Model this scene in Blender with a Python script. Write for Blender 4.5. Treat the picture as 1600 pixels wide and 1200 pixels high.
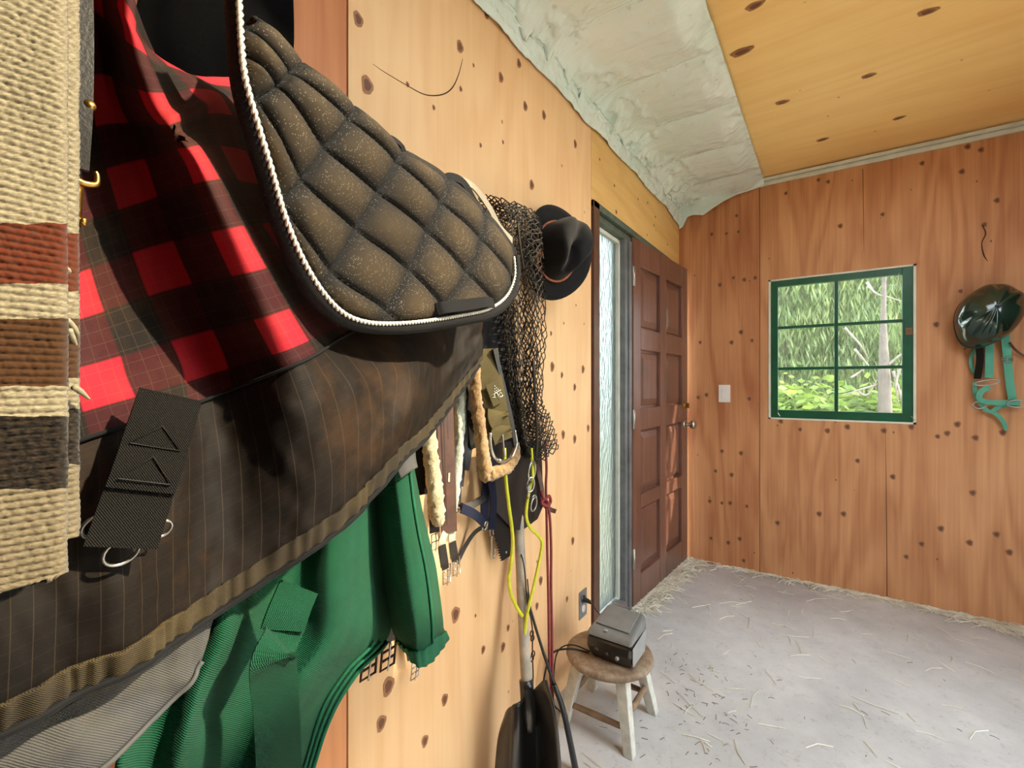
import bpy, bmesh, math, random
import numpy as np
from mathutils import Vector, Matrix

for _o in list(bpy.data.objects):
    bpy.data.objects.remove(_o)
SC = bpy.context.scene
COL = SC.collection
random.seed(7)
RNG = np.random.default_rng(7)
R = math.radians

# ------------------------------------------------------------------ camera
# metres; x = distance from the left wall, y = along it towards the far wall, z = up
FPX, CAMX, CAMH, YAW = 725.0, 0.88, 1.22, R(34.5)
cam_d = bpy.data.cameras.new('camera')
cam = bpy.data.objects.new('camera', cam_d)
COL.objects.link(cam)
cam.location = (CAMX, 0, CAMH)
cam.rotation_euler = (R(90), 0, YAW)
cam_d.sensor_width = 36
cam_d.lens = FPX / 1600 * 36
cam_d.clip_start = 0.02
SC.camera = cam

# ------------------------------------------------------------------ world, sun, exposure
world = bpy.data.worlds.new('overcast_sky')
SC.world = world
world.use_nodes = True
_bg = world.node_tree.nodes['Background']
_bg.inputs[0].default_value = (0.86, 0.95, 1.0, 1)
_bg.inputs[1].default_value = 6.6
sun_d = bpy.data.lights.new('sun', 'SUN')
sun = bpy.data.objects.new('sun', sun_d)
COL.objects.link(sun)
sun.location = (6, 5, 6)
SUNDIR = Vector((-1.0, -0.45, -0.93)).normalized()
sun.rotation_euler = SUNDIR.to_track_quat('-Z', 'Y').to_euler()
sun_d.energy = 9.0
sun_d.angle = R(1.6)
sun_d.color = (1.0, 0.86, 0.62)
vs = SC.view_settings
SC.display_settings.display_device = 'sRGB'
vs.view_transform = 'Standard'
vs.look = 'None'
vs.gamma = 1
vs.exposure = 0.42
vs.use_curve_mapping = False
SC.cycles.diffuse_bounces = 6
SC.cycles.max_bounces = 14
SC.cycles.caustics_reflective = False
SC.cycles.caustics_refractive = False

# ------------------------------------------------------------------ helpers
_S, _C = math.sin(YAW), math.cos(YAW)

def ray(px, py):
    a, b = (px - 800) / FPX, (600 - py) / FPX
    return Vector((-_S + a * _C, _C + a * _S, b))

def onx(px, py, x):
    """where the sight line through a photo pixel meets the upright plane at distance x from the left wall"""
    d = ray(px, py)
    t = (x - CAMX) / d.x
    return Vector((x, d.y * t, CAMH + d.z * t))

def ony(px, py, y):
    d = ray(px, py)
    t = y / d.y
    return Vector((CAMX + d.x * t, y, CAMH + d.z * t))

def onz(px, py, z):
    d = ray(px, py)
    t = (z - CAMH) / d.z
    return Vector((CAMX + d.x * t, d.y * t, z))

def srgb(r, g, b):
    f = lambda c: (c / 255 / 12.92) if c / 255 <= 0.04045 else ((c / 255 + 0.055) / 1.055) ** 2.4
    return (f(r), f(g), f(b), 1)

def mk(name, verts, faces, mat, parent=None, smooth=True, uv=None, mats=None, fmat=None, solid=None, subsurf=0, bevel=None, attr=None):
    """one mesh object; verts are given in world metres"""
    V = np.asarray(verts, dtype=float).reshape(-1, 3)
    me = bpy.data.meshes.new(name)
    o = bpy.data.objects.new(name, me)
    COL.objects.link(o)
    if parent is not None:
        o.parent = parent
        org = world_loc(parent)
    else:
        org = Vector(((V[:, 0].min() + V[:, 0].max()) / 2, (V[:, 1].min() + V[:, 1].max()) / 2, V[:, 2].min()))
        o.location = org
    me.from_pydata((V - np.array(org)).tolist(), [], [list(map(int, f)) for f in faces])
    for m in (mats or [mat]):
        me.materials.append(m)
    if fmat is not None:
        me.polygons.foreach_set('material_index', np.asarray(fmat, dtype=np.int32))
    me.polygons.foreach_set('use_smooth', np.full(len(me.polygons), smooth))
    if uv is not None:
        lay = me.uv_layers.new(name='UVMap')
        idx = np.empty(len(me.loops), dtype=np.int32)
        me.loops.foreach_get('vertex_index', idx)
        lay.data.foreach_set('uv', np.asarray(uv, dtype=np.float32)[idx].ravel())
    if attr is not None:
        at = me.attributes.new('dust', 'FLOAT', 'POINT'); at.data.foreach_set('value', np.asarray(attr, dtype=np.float32))
    me.update()
    if solid:
        md = o.modifiers.new('thickness', 'SOLIDIFY'); md.thickness = solid; md.offset = -1
    if bevel:
        md = o.modifiers.new('bevel', 'BEVEL'); md.width = bevel; md.segments = 2; md.limit_method = 'ANGLE'
    if subsurf:
        md = o.modifiers.new('smooth', 'SUBSURF'); md.levels = subsurf; md.render_levels = subsurf
    return o

def world_loc(o):
    p = Vector((0, 0, 0))
    while o is not None:
        p = p + Vector(o.location)
        o = o.parent
    return p

def tag(o, label, cat, group=None):
    o['label'] = label
    o['category'] = cat
    if group:
        o['group'] = group
    return o

def struct(o, label=None):
    o['kind'] = 'structure'
    if label:
        o['label'] = label
    return o

def thing(name, loc, label, cat, group=None):
    o = bpy.data.objects.new(name, None)
    o.empty_display_size = 0.05
    COL.objects.link(o)
    o.location = Vector(loc)
    return tag(o, label, cat, group)

def box_vf(x0, x1, y0, y1, z0, z1):
    v = [(x, y, z) for z in (z0, z1) for y in (y0, y1) for x in (x0, x1)]
    f = [(0, 2, 3, 1), (4, 5, 7, 6), (0, 1, 5, 4), (2, 6, 7, 3), (0, 4, 6, 2), (1, 3, 7, 5)]
    return v, f

def box(name, x0, x1, y0, y1, z0, z1, mat, parent=None, bevel=None):
    v, f = box_vf(min(x0, x1), max(x0, x1), min(y0, y1), max(y0, y1), min(z0, z1), max(z0, z1))
    return mk(name, v, f, mat, parent, smooth=False, bevel=bevel)

def obox(name, c, ax, ay, az, hx, hy, hz, mat, parent=None, bevel=None):
    """box with its own axes"""
    c, ax, ay, az = Vector(c), Vector(ax).normalized(), Vector(ay).normalized(), Vector(az).normalized()
    v, f = box_vf(-hx, hx, -hy, hy, -hz, hz)
    v = [c + ax * p[0] + ay * p[1] + az * p[2] for p in v]
    if ax.cross(ay).dot(az) < 0:
        f = [tuple(reversed(q)) for q in f]
    return mk(name, [tuple(p) for p in v], f, mat, parent, smooth=False, bevel=bevel)

def merge(parts):
    V, F = [], []
    for v, f in parts:
        n = len(V)
        V += [tuple(p) for p in v]
        F += [tuple(i + n for i in q) for q in f]
    return V, F

def catmull(pts, n, closed=False):
    P = np.asarray([tuple(p) for p in pts], dtype=float)
    m = len(P)
    out = []
    segs = m if closed else m - 1
    for i in range(segs):
        if closed:
            p0, p1, p2, p3 = P[(i - 1) % m], P[i], P[(i + 1) % m], P[(i + 2) % m]
        else:
            p1, p2 = P[i], P[i + 1]
            p0 = P[i - 1] if i > 0 else 2 * p1 - p2
            p3 = P[i + 2] if i + 2 < m else 2 * p2 - p1
        for k in range(n):
            t = k / n
            out.append(0.5 * ((2 * p1) + (-p0 + p2) * t + (2 * p0 - 5 * p1 + 4 * p2 - p3) * t * t + (-p0 + 3 * p1 - 3 * p2 + p3) * t ** 3))
    if not closed:
        out.append(P[-1])
    return np.array(out)

def frames(P, closed=False, up0=None):
    P = np.asarray(P, dtype=float)
    n = len(P)
    T = np.zeros_like(P)
    for i in range(n):
        a = P[(i + 1) % n] if (closed or i + 1 < n) else P[i]
        b = P[i - 1] if (closed or i > 0) else P[i]
        d = a - b
        T[i] = d / (np.linalg.norm(d) + 1e-12)
    u = np.array(up0 if up0 is not None else (0.31, 0.52, 0.8), dtype=float)
    N = np.zeros_like(P)
    for i in range(n):
        u = u - T[i] * u.dot(T[i])
        if np.linalg.norm(u) < 1e-6:
            u = np.cross(T[i], (1, 0, 0.3))
        u = u / np.linalg.norm(u)
        N[i] = u
    B = np.cross(T, N)
    return T, N, B

def tube_vf(P, r, sides=8, closed=False, flat=None):
    P = np.asarray([tuple(p) for p in P], dtype=float)
    n = len(P)
    r = np.broadcast_to(np.asarray(r, dtype=float), (n,))
    T, N, B = frames(P, closed)
    V, F = [], []
    for i in range(n):
        for k in range(sides):
            a = 2 * math.pi * k / sides
            V.append(P[i] + r[i] * (math.cos(a) * N[i] + math.sin(a) * B[i]))
    m = n if closed else n - 1
    for i in range(m):
        j = (i + 1) % n
        for k in range(sides):
            l = (k + 1) % sides
            F.append((i * sides + k, i * sides + l, j * sides + l, j * sides + k))
    if not closed:
        F.append(tuple(reversed(range(sides))))
        F.append(tuple((n - 1) * sides + k for k in range(sides)))
    return V, F

def tube(name, pts, r, mat, parent=None, sides=8, smooth_n=6, closed=False):
    P = catmull(pts, smooth_n, closed) if smooth_n > 1 else pts
    if not np.isscalar(r) and smooth_n > 1:
        r = np.interp(np.linspace(0, 1, len(P)), np.linspace(0, 1, len(r)), r)
    v, f = tube_vf(P, r, sides, closed)
    return mk(name, v, f, mat, parent)

def strap_vf(P, width, thick, nrm):
    """flat band swept along P; nrm = outward face direction (one vector or one per point)"""
    P = np.asarray([tuple(p) for p in P], dtype=float)
    n = len(P)
    nr = np.asarray(nrm, dtype=float)
    if nr.ndim == 1:
        nr = np.repeat(nr[None], n, 0)
    elif len(nr) != n:
        t0 = np.linspace(0, 1, len(nr)); t1 = np.linspace(0, 1, n)
        nr = np.stack([np.interp(t1, t0, nr[:, k]) for k in range(3)], 1)
    w = np.broadcast_to(np.asarray(width, dtype=float), (n,)) if (np.isscalar(width) or len(width) == n) else np.interp(np.linspace(0, 1, n), np.linspace(0, 1, len(width)), width)
    T, _, _ = frames(P)
    V, F = [], []
    for i in range(n):
        N = nr[i] - T[i] * nr[i].dot(T[i])
        N /= (np.linalg.norm(N) + 1e-9)
        Bv = np.cross(T[i], N)
        for sx, sn in ((-1, -1), (1, -1), (1, 1), (-1, 1)):
            V.append(P[i] + Bv * sx * w[i] / 2 + N * sn * thick / 2)
    for i in range(n - 1):
        for k in range(4):
            l = (k + 1) % 4
            F.append((i * 4 + k, i * 4 + l, (i + 1) * 4 + l, (i + 1) * 4 + k))
    F.append((3, 2, 1, 0))
    F.append(tuple((n - 1) * 4 + k for k in range(4)))
    return V, F

def strap(name, pts, width, thick, nrm, mat, parent=None, smooth_n=6, bevel=None):
    P = catmull(pts, smooth_n) if smooth_n > 1 else pts
    v, f = strap_vf(P, width, thick, nrm)
    # uv: along / across
    n = len(P)
    P = np.asarray([tuple(p) for p in P])
    L = np.concatenate([[0], np.cumsum(np.linalg.norm(np.diff(P, axis=0), axis=1))])
    ws = float(np.mean(width))
    uv = [(L[i], s * ws) for i in range(n) for s in (0, 1, 1, 0)]
    return mk(name, v, f, mat, parent, smooth=False, uv=uv, bevel=bevel)

def ring(name, c, ax, ay, rx, ry, r, mat, parent=None, n=20, sides=8, a0=0, a1=360):
    c, ax, ay = Vector(c), Vector(ax).normalized(), Vector(ay).normalized()
    full = abs(a1 - a0) >= 360
    P = [c + ax * (rx * math.cos(R(a))) + ay * (ry * math.sin(R(a))) for a in np.linspace(a0, a1, n, endpoint=not full)]
    v, f = tube_vf(P, r, sides, closed=full)
    return mk(name, v, f, mat, parent)

def lathe_vf(profile, c, axis, segs=24):
    """profile: (radius, height) pairs round an axis"""
    c, az = Vector(c), Vector(axis).normalized()
    ax = az.orthogonal().normalized(); ay = az.cross(ax)
    V, F = [], []
    m = len(profile)
    for r, h in profile:
        for k in range(segs):
            a = 2 * math.pi * k / segs
            V.append(c + az * h + (ax * math.cos(a) + ay * math.sin(a)) * r)
    for i in range(m - 1):
        for k in range(segs):
            l = (k + 1) % segs
            F.append((i * segs + k, i * segs + l, (i + 1) * segs + l, (i + 1) * segs + k))
    F.append(tuple(reversed(range(segs))))
    F.append(tuple((m - 1) * segs + k for k in range(segs)))
    return V, F

def lathe(name, profile, c, axis, mat, parent=None, segs=24, smooth=True, bevel=None):
    v, f = lathe_vf(profile, c, axis, segs)
    return mk(name, v, f, mat, parent, smooth=smooth, bevel=bevel)

def _cr_weights(m, N):
    """Catmull-Rom interpolation matrix N x m"""
    W = np.zeros((N, m))
    for r_, s in enumerate(np.linspace(0, m - 1, N)):
        i = min(int(s), m - 2); t = s - i
        w = [0.5 * (-t + 2 * t * t - t ** 3), 0.5 * (2 - 5 * t * t + 3 * t ** 3), 0.5 * (t + 4 * t * t - 3 * t ** 3), 0.5 * (-t * t + t ** 3)]
        for k in range(4):
            j = i - 1 + k
            if j < 0:
                W[r_, 0] += 2 * w[k]; W[r_, 1] -= w[k]
            elif j >= m:
                W[r_, m - 1] += 2 * w[k]; W[r_, m - 2] -= w[k]
            else:
                W[r_, j] += w[k]
    return W

def upsample(ctrl, nv, nu):
    A = np.asarray(ctrl, dtype=float)
    return np.einsum('ai,ijk,bj->abk', _cr_weights(A.shape[0], nv), A, _cr_weights(A.shape[1], nu))

def lift(G):
    """(px, py, x) control lattice -> world points: each point stands at its own distance x from the wall"""
    G = np.asarray(G, dtype=float)
    a, b = (G[..., 0] - 800) / FPX, (600 - G[..., 1]) / FPX
    dx, dy = -_S + a * _C, _C + a * _S
    t = (G[..., 2] - CAMX) / dx
    return np.stack([G[..., 2], dy * t, CAMH + b * t], -1)

def grid_normals(P):
    du = np.gradient(P, axis=1); dv = np.gradient(P, axis=0)
    n = np.cross(du, dv)
    n /= (np.linalg.norm(n, axis=-1, keepdims=True) + 1e-12)
    if n[..., 0].mean() < 0:
        n = -n
    return n

def grid_faces(nv, nu, mask=None, flip=False):
    F = []
    for i in range(nv - 1):
        for j in range(nu - 1):
            if mask is not None and not mask[i, j]:
                continue
            q = (i * nu + j, i * nu + j + 1, (i + 1) * nu + j + 1, (i + 1) * nu + j)
            F.append(q[::-1] if flip else q)
    return F

def sheet(name, P, mat, parent=None, uv=None, thick=0.004, mask=None, subsurf=0, attr=None):
    """cloth from a grid of world points, with real thickness"""
    nv, nu = P.shape[:2]
    n = np.cross(np.gradient(P, axis=1), np.gradient(P, axis=0))
    flip = n[..., 0].mean() < 0
    F = grid_faces(nv, nu, mask, flip)
    used = sorted({i for f in F for i in f}) if mask is not None else None
    V = P.reshape(-1, 3)
    U = None if uv is None else np.asarray(uv).reshape(-1, 2)
    D = None if attr is None else np.asarray(attr).ravel()
    if used is not None:
        D = None if D is None else D[used]
        mp = -np.ones(len(V), dtype=int); mp[used] = np.arange(len(used))
        V = V[used]; U = None if U is None else U[used]
        F = [tuple(mp[i] for i in f) for f in F]
    return mk(name, V, F, mat, parent, uv=U, solid=thick, subsurf=subsurf, attr=D)

def noise2(u, v, seed=0, oct=3):
    """smooth value noise for fold shapes"""
    rng = np.random.default_rng(seed)
    T = rng.random((64, 64))
    out = np.zeros(np.broadcast(u, v).shape); amp = 1.0; tot = 0
    for o in range(oct):
        a, b = u * 2 ** o + 17 * o, v * 2 ** o + 31 * o
        i, j = np.floor(a).astype(int), np.floor(b).astype(int)
        fa, fb = a - i, b - j
        fa = fa * fa * (3 - 2 * fa); fb = fb * fb * (3 - 2 * fb)
        g = lambda p, q: T[p % 64, q % 64]
        out = out + amp * ((g(i, j) * (1 - fa) + g(i + 1, j) * fa) * (1 - fb) + (g(i, j + 1) * (1 - fa) + g(i + 1, j + 1) * fa) * fb)
        tot += amp; amp *= 0.5
    return out / tot - 0.5

# ------------------------------------------------------------------ materials
class NT:
    def __init__(self, name):
        self.m = bpy.data.materials.new(name); self.m.use_nodes = True
        self.t = self.m.node_tree
        self.b = self.t.nodes['Principled BSDF']
        self.out = self.t.nodes['Material Output']
    def n(self, typ, **kw):
        nd = self.t.nodes.new(typ)
        for k, v in kw.items():
            if k.startswith('i_'):
                nd.inputs[k[2:]].default_value = v
            else:
                setattr(nd, k, v)
        return nd
    def l(self, a, b):
        self.t.links.new(a, b)
    def coord(self, kind='Object', scale=(1, 1, 1), loc=(0, 0, 0), rot=(0, 0, 0)):
        tc = self.n('ShaderNodeTexCoord'); mp = self.n('ShaderNodeMapping')
        mp.inputs['Scale'].default_value = scale; mp.inputs['Location'].default_value = loc; mp.inputs['Rotation'].default_value = rot
        self.l(tc.outputs[kind], mp.inputs[0])
        return mp.outputs[0]
    def noise(self, vec, scale, detail=4, rough=0.55, dist=0.0):
        nd = self.n('ShaderNodeTexNoise'); nd.inputs['Scale'].default_value = scale; nd.inputs['Detail'].default_value = detail
        nd.inputs['Roughness'].default_value = rough; nd.inputs['Distortion'].default_value = dist
        self.l(vec, nd.inputs['Vector'])
        return nd.outputs['Fac']
    def math(self, op, a, b=None, clamp=False):
        nd = self.n('ShaderNodeMath', operation=op); nd.use_clamp = clamp
        for i, x in enumerate((a, b)):
            if x is None: continue
            if isinstance(x, (int, float)): nd.inputs[i].default_value = x
            else: self.l(x, nd.inputs[i])
        return nd.outputs[0]
    def ramp(self, fac, stops, interp='LINEAR'):
        nd = self.n('ShaderNodeValToRGB'); cr = nd.color_ramp; cr.interpolation = interp
        while len(cr.elements) < len(stops): cr.elements.new(0.5)
        for e, (p, c) in zip(cr.elements, stops):
            e.position = p; e.color = c
        self.l(fac, nd.inputs[0])
        return nd.outputs[0]
    def mix(self, fac, a, b, mode='MIX'):
        nd = self.n('ShaderNodeMix', data_type='RGBA', blend_type=mode)
        for s, x in ((0, fac), (6, a), (7, b)):
            if isinstance(x, (int, float)): nd.inputs[s].default_value = x
            elif isinstance(x, tuple): nd.inputs[s].default_value = x
            else: self.l(x, nd.inputs[s])
        return nd.outputs[2]
    def bump(self, h, strength=0.3, dist=0.002, nrm=None):
        nd = self.n('ShaderNodeBump'); nd.inputs['Strength'].default_value = strength; nd.inputs['Distance'].default_value = dist
        self.l(h, nd.inputs['Height'])
        if nrm is not None: self.l(nrm, nd.inputs['Normal'])
        return nd.outputs[0]
    def set(self, **kw):
        for k, v in kw.items():
            k = {'color': 'Base Color', 'rough': 'Roughness', 'metal': 'Metallic', 'normal': 'Normal', 'spec': 'Specular IOR Level',
                 'coat': 'Coat Weight', 'sheen': 'Sheen Weight', 'trans': 'Transmission Weight', 'alpha': 'Alpha', 'ior': 'IOR', 'coatrough': 'Coat Roughness'}.get(k, k)
            if isinstance(v, (int, float, tuple)): self.b.inputs[k].default_value = v
            else: self.l(v, self.b.inputs[k])
        return self.m

def plain(name, col, rough=0.6, metal=0.0, var=0.25, scale=18.0, bump=0.15, bdist=0.001, coat=0.0, spec=0.5, fine=None):
    """one colour with soft uneven wear"""
    q = NT(name)
    v = q.coord()
    f = q.noise(v, scale, 5)
    d = tuple(c * (1 - var) for c in col[:3]) + (1,)
    l_ = tuple(min(1, c * (1 + var)) for c in col[:3]) + (1,)
    c = q.ramp(f, [(0.3, d), (0.7, l_)])
    f2 = q.noise(v, fine or scale * 12, 3)
    return q.set(color=c, rough=rough, metal=metal, normal=q.bump(f2, bump, bdist), coat=coat, spec=spec)

def fabric(name, col, pitch=0.0025, var=0.2, rough=0.85, bump=0.5, dust=None, dustamt=0.3, kind='UV', sheen=0.03, scale=9):
    """woven cloth; pitch = thread spacing in metres along UV"""
    q = NT(name)
    v = q.coord(kind)
    k = 2 * math.pi / pitch
    sep = q.n('ShaderNodeSeparateXYZ'); q.l(v, sep.inputs[0])
    if kind == 'UV':
        a = q.math('SINE', q.math('MULTIPLY', sep.outputs[0], k)); b = q.math('SINE', q.math('MULTIPLY', sep.outputs[1], k))
    else:
        a = q.math('SINE', q.math('MULTIPLY', sep.outputs[1], k)); b = q.math('SINE', q.math('MULTIPLY', sep.outputs[2], k))
    w = q.math('MULTIPLY', a, b)
    f = q.noise(q.coord('Object'), scale, 6)
    d = tuple(c * (1 - var) for c in col[:3]) + (1,)
    l_ = tuple(min(1, c * (1 + var)) for c in col[:3]) + (1,)
    c = q.ramp(f, [(0.3, d), (0.7, l_)])
    if dust:
        f3 = q.noise(q.coord('Object', loc=(3, 1, 2)), scale * 0.6, 8, 0.7)
        c = q.mix(q.math('MULTIPLY', q.ramp(f3, [(0.45, (0, 0, 0, 1)), (0.7, (1, 1, 1, 1))]), dustamt), c, dust)
    q.set(color=c, rough=rough, normal=q.bump(w, bump, pitch * 0.35), sheen=sheen, spec=0.25)
    return q.m

def plywood(name, light, dark, grain='Z', off=(0, 0, 0), streak=0.6, rough=0.55, contour=26):
    q = NT(name)
    s = {'Z': (3.2, 3.2, 0.42), 'X': (0.42, 3.2, 3.2), 'Y': (3.2, 0.42, 3.2)}[grain]
    s2 = {'Z': (70, 70, 1.6), 'X': (1.6, 70, 70), 'Y': (70, 1.6, 70)}[grain]
    v = q.coord('Object', s, off)
    n1 = q.noise(v, 1.0, 3, 0.5, 0.35)
    ct = q.math('ABSOLUTE', q.math('SINE', q.math('MULTIPLY', n1, contour)))
    ct = q.math('POWER', ct, 3.0)
    n2 = q.noise(q.coord('Object', s2, off), 1.0, 4, 0.6)
    n3 = q.noise(q.coord('Object', (1.1, 1.1, 1.1), off), 1.0, 4)
    t = q.math('ADD', q.math('MULTIPLY', ct, 0.22 * streak), q.math('MULTIPLY', n2, 0.5 * streak))
    t = q.math('ADD', t, q.math('MULTIPLY', n3, 0.6))
    c = q.ramp(t, [(0.28, light), (0.82, dark)])
    # small pin knots and specks
    vo = q.n('ShaderNodeTexVoronoi'); vo.inputs['Scale'].default_value = 9.0
    q.l(q.coord('Object', (1, 1, 0.7) if grain == 'Z' else (0.8, 1, 1), off), vo.inputs['Vector'])
    sp = q.ramp(vo.outputs['Distance'], [(0.028, (1, 1, 1, 1)), (0.05, (0, 0, 0, 1))])
    c = q.mix(q.math('MULTIPLY', sp, 0.75), c, tuple(x * 0.22 for x in dark[:3]) + (1,))
    return q.set(color=c, rough=rough, normal=q.bump(n2, 0.12, 0.001), spec=0.35)

def metal(name, col, rough=0.3, var=0.15):
    return plain(name, col, rough, 1.0, var, 40, 0.1, 0.0005)
# ------------------------------------------------------------------ room shell
LY, WX, CZ, RY = 3.36, 2.30, 2.53, -1.2      # far wall, right wall, ceiling, wall behind the camera
PLY_L = plywood('pale plywood', srgb(242, 202, 152), srgb(212, 152, 98), 'Z', (1, 2, 0), 0.40)
PLY_L2 = plywood('pink plywood', srgb(222, 152, 100), srgb(176, 100, 58), 'Z', (4, 7, 1), 0.55)
PLY_H = plywood('honey plywood', srgb(238, 198, 126), srgb(204, 150, 84), 'Y', (3, 1, 5), 0.5)
PLY_B = plywood('orange plywood', srgb(220, 160, 112), srgb(168, 104, 66), 'Z', (9, 4, 2), 0.9)
PLY_B2 = plywood('amber plywood', srgb(224, 168, 120), srgb(174, 114, 74), 'Z', (2, 8, 6), 0.85)
PLY_C = plywood('golden plywood', srgb(252, 216, 144), srgb(230, 170, 94), 'X', (5, 5, 1), 0.35)
STUD = plain('rough framing lumber', srgb(170, 130, 90), 0.8)
KNOT_D = plain('knot heart', srgb(108, 66, 42), 0.6, var=0.3, scale=60)
KNOT_R = plain('knot ring', srgb(160, 110, 72), 0.6, var=0.25, scale=60)
DARKWOOD = plain('dark stained timber', srgb(92, 62, 46), 0.45, var=0.3, scale=10)
GREYWOOD = plain('weathered grey jamb', srgb(104, 104, 104), 0.5, var=0.3, scale=14)
WHITEP = plain('dirty white paint', srgb(214, 216, 200), 0.55, var=0.12, scale=10)

def concrete():
    q = NT('dusty concrete')
    v = q.coord()
    f = q.noise(v, 2.2, 8, 0.65); g = q.noise(v, 45, 6, 0.7)
    c = q.ramp(f, [(0.3, srgb(178, 177, 177)), (0.7, srgb(216, 215, 213))])
    c = q.mix(q.math('MULTIPLY', q.ramp(g, [(0.56, (0, 0, 0, 1)), (0.72, (1, 1, 1, 1))]), 0.35), c, srgb(108, 102, 96))
    return q.set(color=c, rough=0.75, normal=q.bump(g, 0.25, 0.003), spec=0.4)
floor = struct(box('floor', -0.12, WX + 0.1, RY - 0.1, LY + 0.1, -0.1, 0, concrete()), 'dusty grey concrete floor')

# left wall: framing slab with sheets of plywood in front, opening for sidelight and door
OY0, OZ1 = 1.925, 2.05
v, f = merge([box_vf(-0.12, -0.012, RY, OY0, 0, CZ), box_vf(-0.12, -0.012, OY0, LY, OZ1, CZ)])
wall_left = struct(mk('wall_left', v, f, STUD, smooth=False), 'plywood wall hung with tack')
def panel(name, x0, x1, y0, y1, z0, z1, mat, par):
    return box(name, x0, x1, y0, y1, z0, z1, mat, par, bevel=0.0015)
pl0 = panel('plywood_panel', -0.012, 0, RY, 0.637, 0.0, CZ, PLY_L2, wall_left)
pl1 = panel('plywood_panel', -0.012, 0, 0.641, 1.903, 0.0, CZ, PLY_L, wall_left)
pl2 = panel('plywood_panel', -0.012, 0, 1.907, LY, OZ1, CZ, PLY_H, wall_left)

# far wall with the window opening
WX0, WX1, WZ0, WZ1 = 0.553, 1.266, 0.998, 1.88
v, f = merge([box_vf(-0.12, WX0, LY + 0.012, LY + 0.1, 0, CZ), box_vf(WX1, WX + 0.1, LY + 0.012, LY + 0.1, 0, CZ),
              box_vf(WX0, WX1, LY + 0.012, LY + 0.1, 0, WZ0), box_vf(WX0, WX1, LY + 0.012, LY + 0.1, WZ1, CZ)])
wall_back = struct(mk('wall_back', v, f, STUD, smooth=False), 'orange plywood far wall with the window')
pb0 = panel('plywood_panel', 0, 0.501, LY, LY + 0.012, 0, CZ, PLY_B, wall_back)
v, f = merge([box_vf(0.505, WX0, LY, LY + 0.012, 0, CZ), box_vf(WX1, 1.722, LY, LY + 0.012, 0, CZ),
              box_vf(WX0, WX1, LY, LY + 0.012, 0, WZ0), box_vf(WX0, WX1, LY, LY + 0.012, WZ1, CZ)])
pb1 = mk('plywood_panel', v, f, PLY_B2, wall_back, smooth=False)
pb2 = panel('plywood_panel', 1.726, WX, LY, LY + 0.012, 0, CZ, PLY_B, wall_back)

# right wall with a wide open doorway, wall behind the camera
DY0, DY1, DZ1 = 0.95, 1.85, 2.1
v, f = merge([box_vf(WX, WX + 0.1, RY, DY0, 0, CZ), box_vf(WX, WX + 0.1, DY1, LY, 0, CZ), box_vf(WX, WX + 0.1, DY0, DY1, DZ1, CZ)])
FILL_CUT_B = plywood('dark fill-cutting boards', srgb(110, 74, 48), srgb(64, 40, 26), 'Z', (1, 1, 1), 0.7)  # unseen walls kept dark to cut bounce light onto the near tack
wall_right = struct(mk('wall_right', v, f, FILL_CUT_B, smooth=False), 'dark boarded wall with the wide open doorway')
wall_rear = struct(box('wall_rear', -0.12, WX + 0.1, RY - 0.1, RY, 0, CZ, FILL_CUT_B), 'dark boarded wall behind the camera')

# knots: shared little discs set into the sheets
def knot_mesh(axis):
    me = bpy.data.meshes.new('knot')
    V, F, M = [(0, 0, 0)], [], []
    n = 14
    for ri, rr in enumerate((0.62, 1.0)):
        for k in range(n):
            a = 2 * math.pi * k / n
            w = rr * (1 + 0.10 * math.sin(3 * a + 1) + 0.06 * math.sin(5 * a))
            V.append((math.cos(a) * w, math.sin(a) * w, 0))
    for k in range(n):
        l = (k + 1) % n
        F.append((0, 1 + k, 1 + l)); M.append(0)
        F.append((1 + k, 1 + n + k, 1 + n + l, 1 + l)); M.append(1)
    if axis == 'x': V = [(0.0, a, b) for a, b, _ in V]
    elif axis == 'y': V = [(-a, 0.0, b) for a, b, _ in V]
    else: V = [(a, -b, 0.0) for a, b, _ in V]
    me.from_pydata(V, [], F)
    me.materials.append(KNOT_D); me.materials.append(KNOT_R)
    me.polygons.foreach_set('material_index', M)
    return me
KM = {a: knot_mesh(a) for a in 'xyz'}
def knot(p, axis, ra, rb, par):
    o = bpy.data.objects.new('knot', KM[axis]); COL.objects.link(o); o.parent = par
    o.location = Vector(p) - world_loc(par)
    o.scale = {'x': (1, ra, rb), 'y': (ra, 1, rb), 'z': (ra, rb, 1)}[axis]
    o.rotation_euler = {'x': (random.uniform(-.2, .2), 0, 0), 'y': (0, random.uniform(-.2, .2), 0), 'z': (0, 0, random.uniform(-.2, .2))}[axis]
for px, py, s in [(574, 133, 1.5), (719, 73, 1.3), (811, 99, 1.15), (783, 121, 1.15), (821, 166, 1.2), (850, 180, 1.25), (899, 225, 1.25), (831, 289, 1.3),
                  (751, 227, .55), (678, 168, .5), (637, 132, .5), (720, 139, .6), (740, 102, .45), (786, 222, .5), (878, 259, .4),
                  (712, 960, 1.6), (695, 1093, 1.15), (786, 1011, 1.1), (755, 1015, .9), (794, 981, .8), (743, 962, .4), (895, 845, 1.2), (845, 907, 1.2),
                  (839, 947, 1.0), (886, 936, .9), (863, 573, 1.4), (878, 586, .9), (911, 577, 1.3), (898, 605, 1.1), (880, 679, 1.3), (898, 686, 1.3), (919, 669, 1.2),
                  (861, 521, .7), (881, 505, .4), (900, 477, .4), (607, 1072, 1.6), (596, 1130, 1.3), (664, 1158, 1.1), (560, 30, 1.2), (760, 20, 1.3)]:
    p = onx(px, py, 0.0008)
    if p.y > 0.66: knot(p, 'x', 0.011 * s, 0.0145 * s, pl1)
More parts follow.
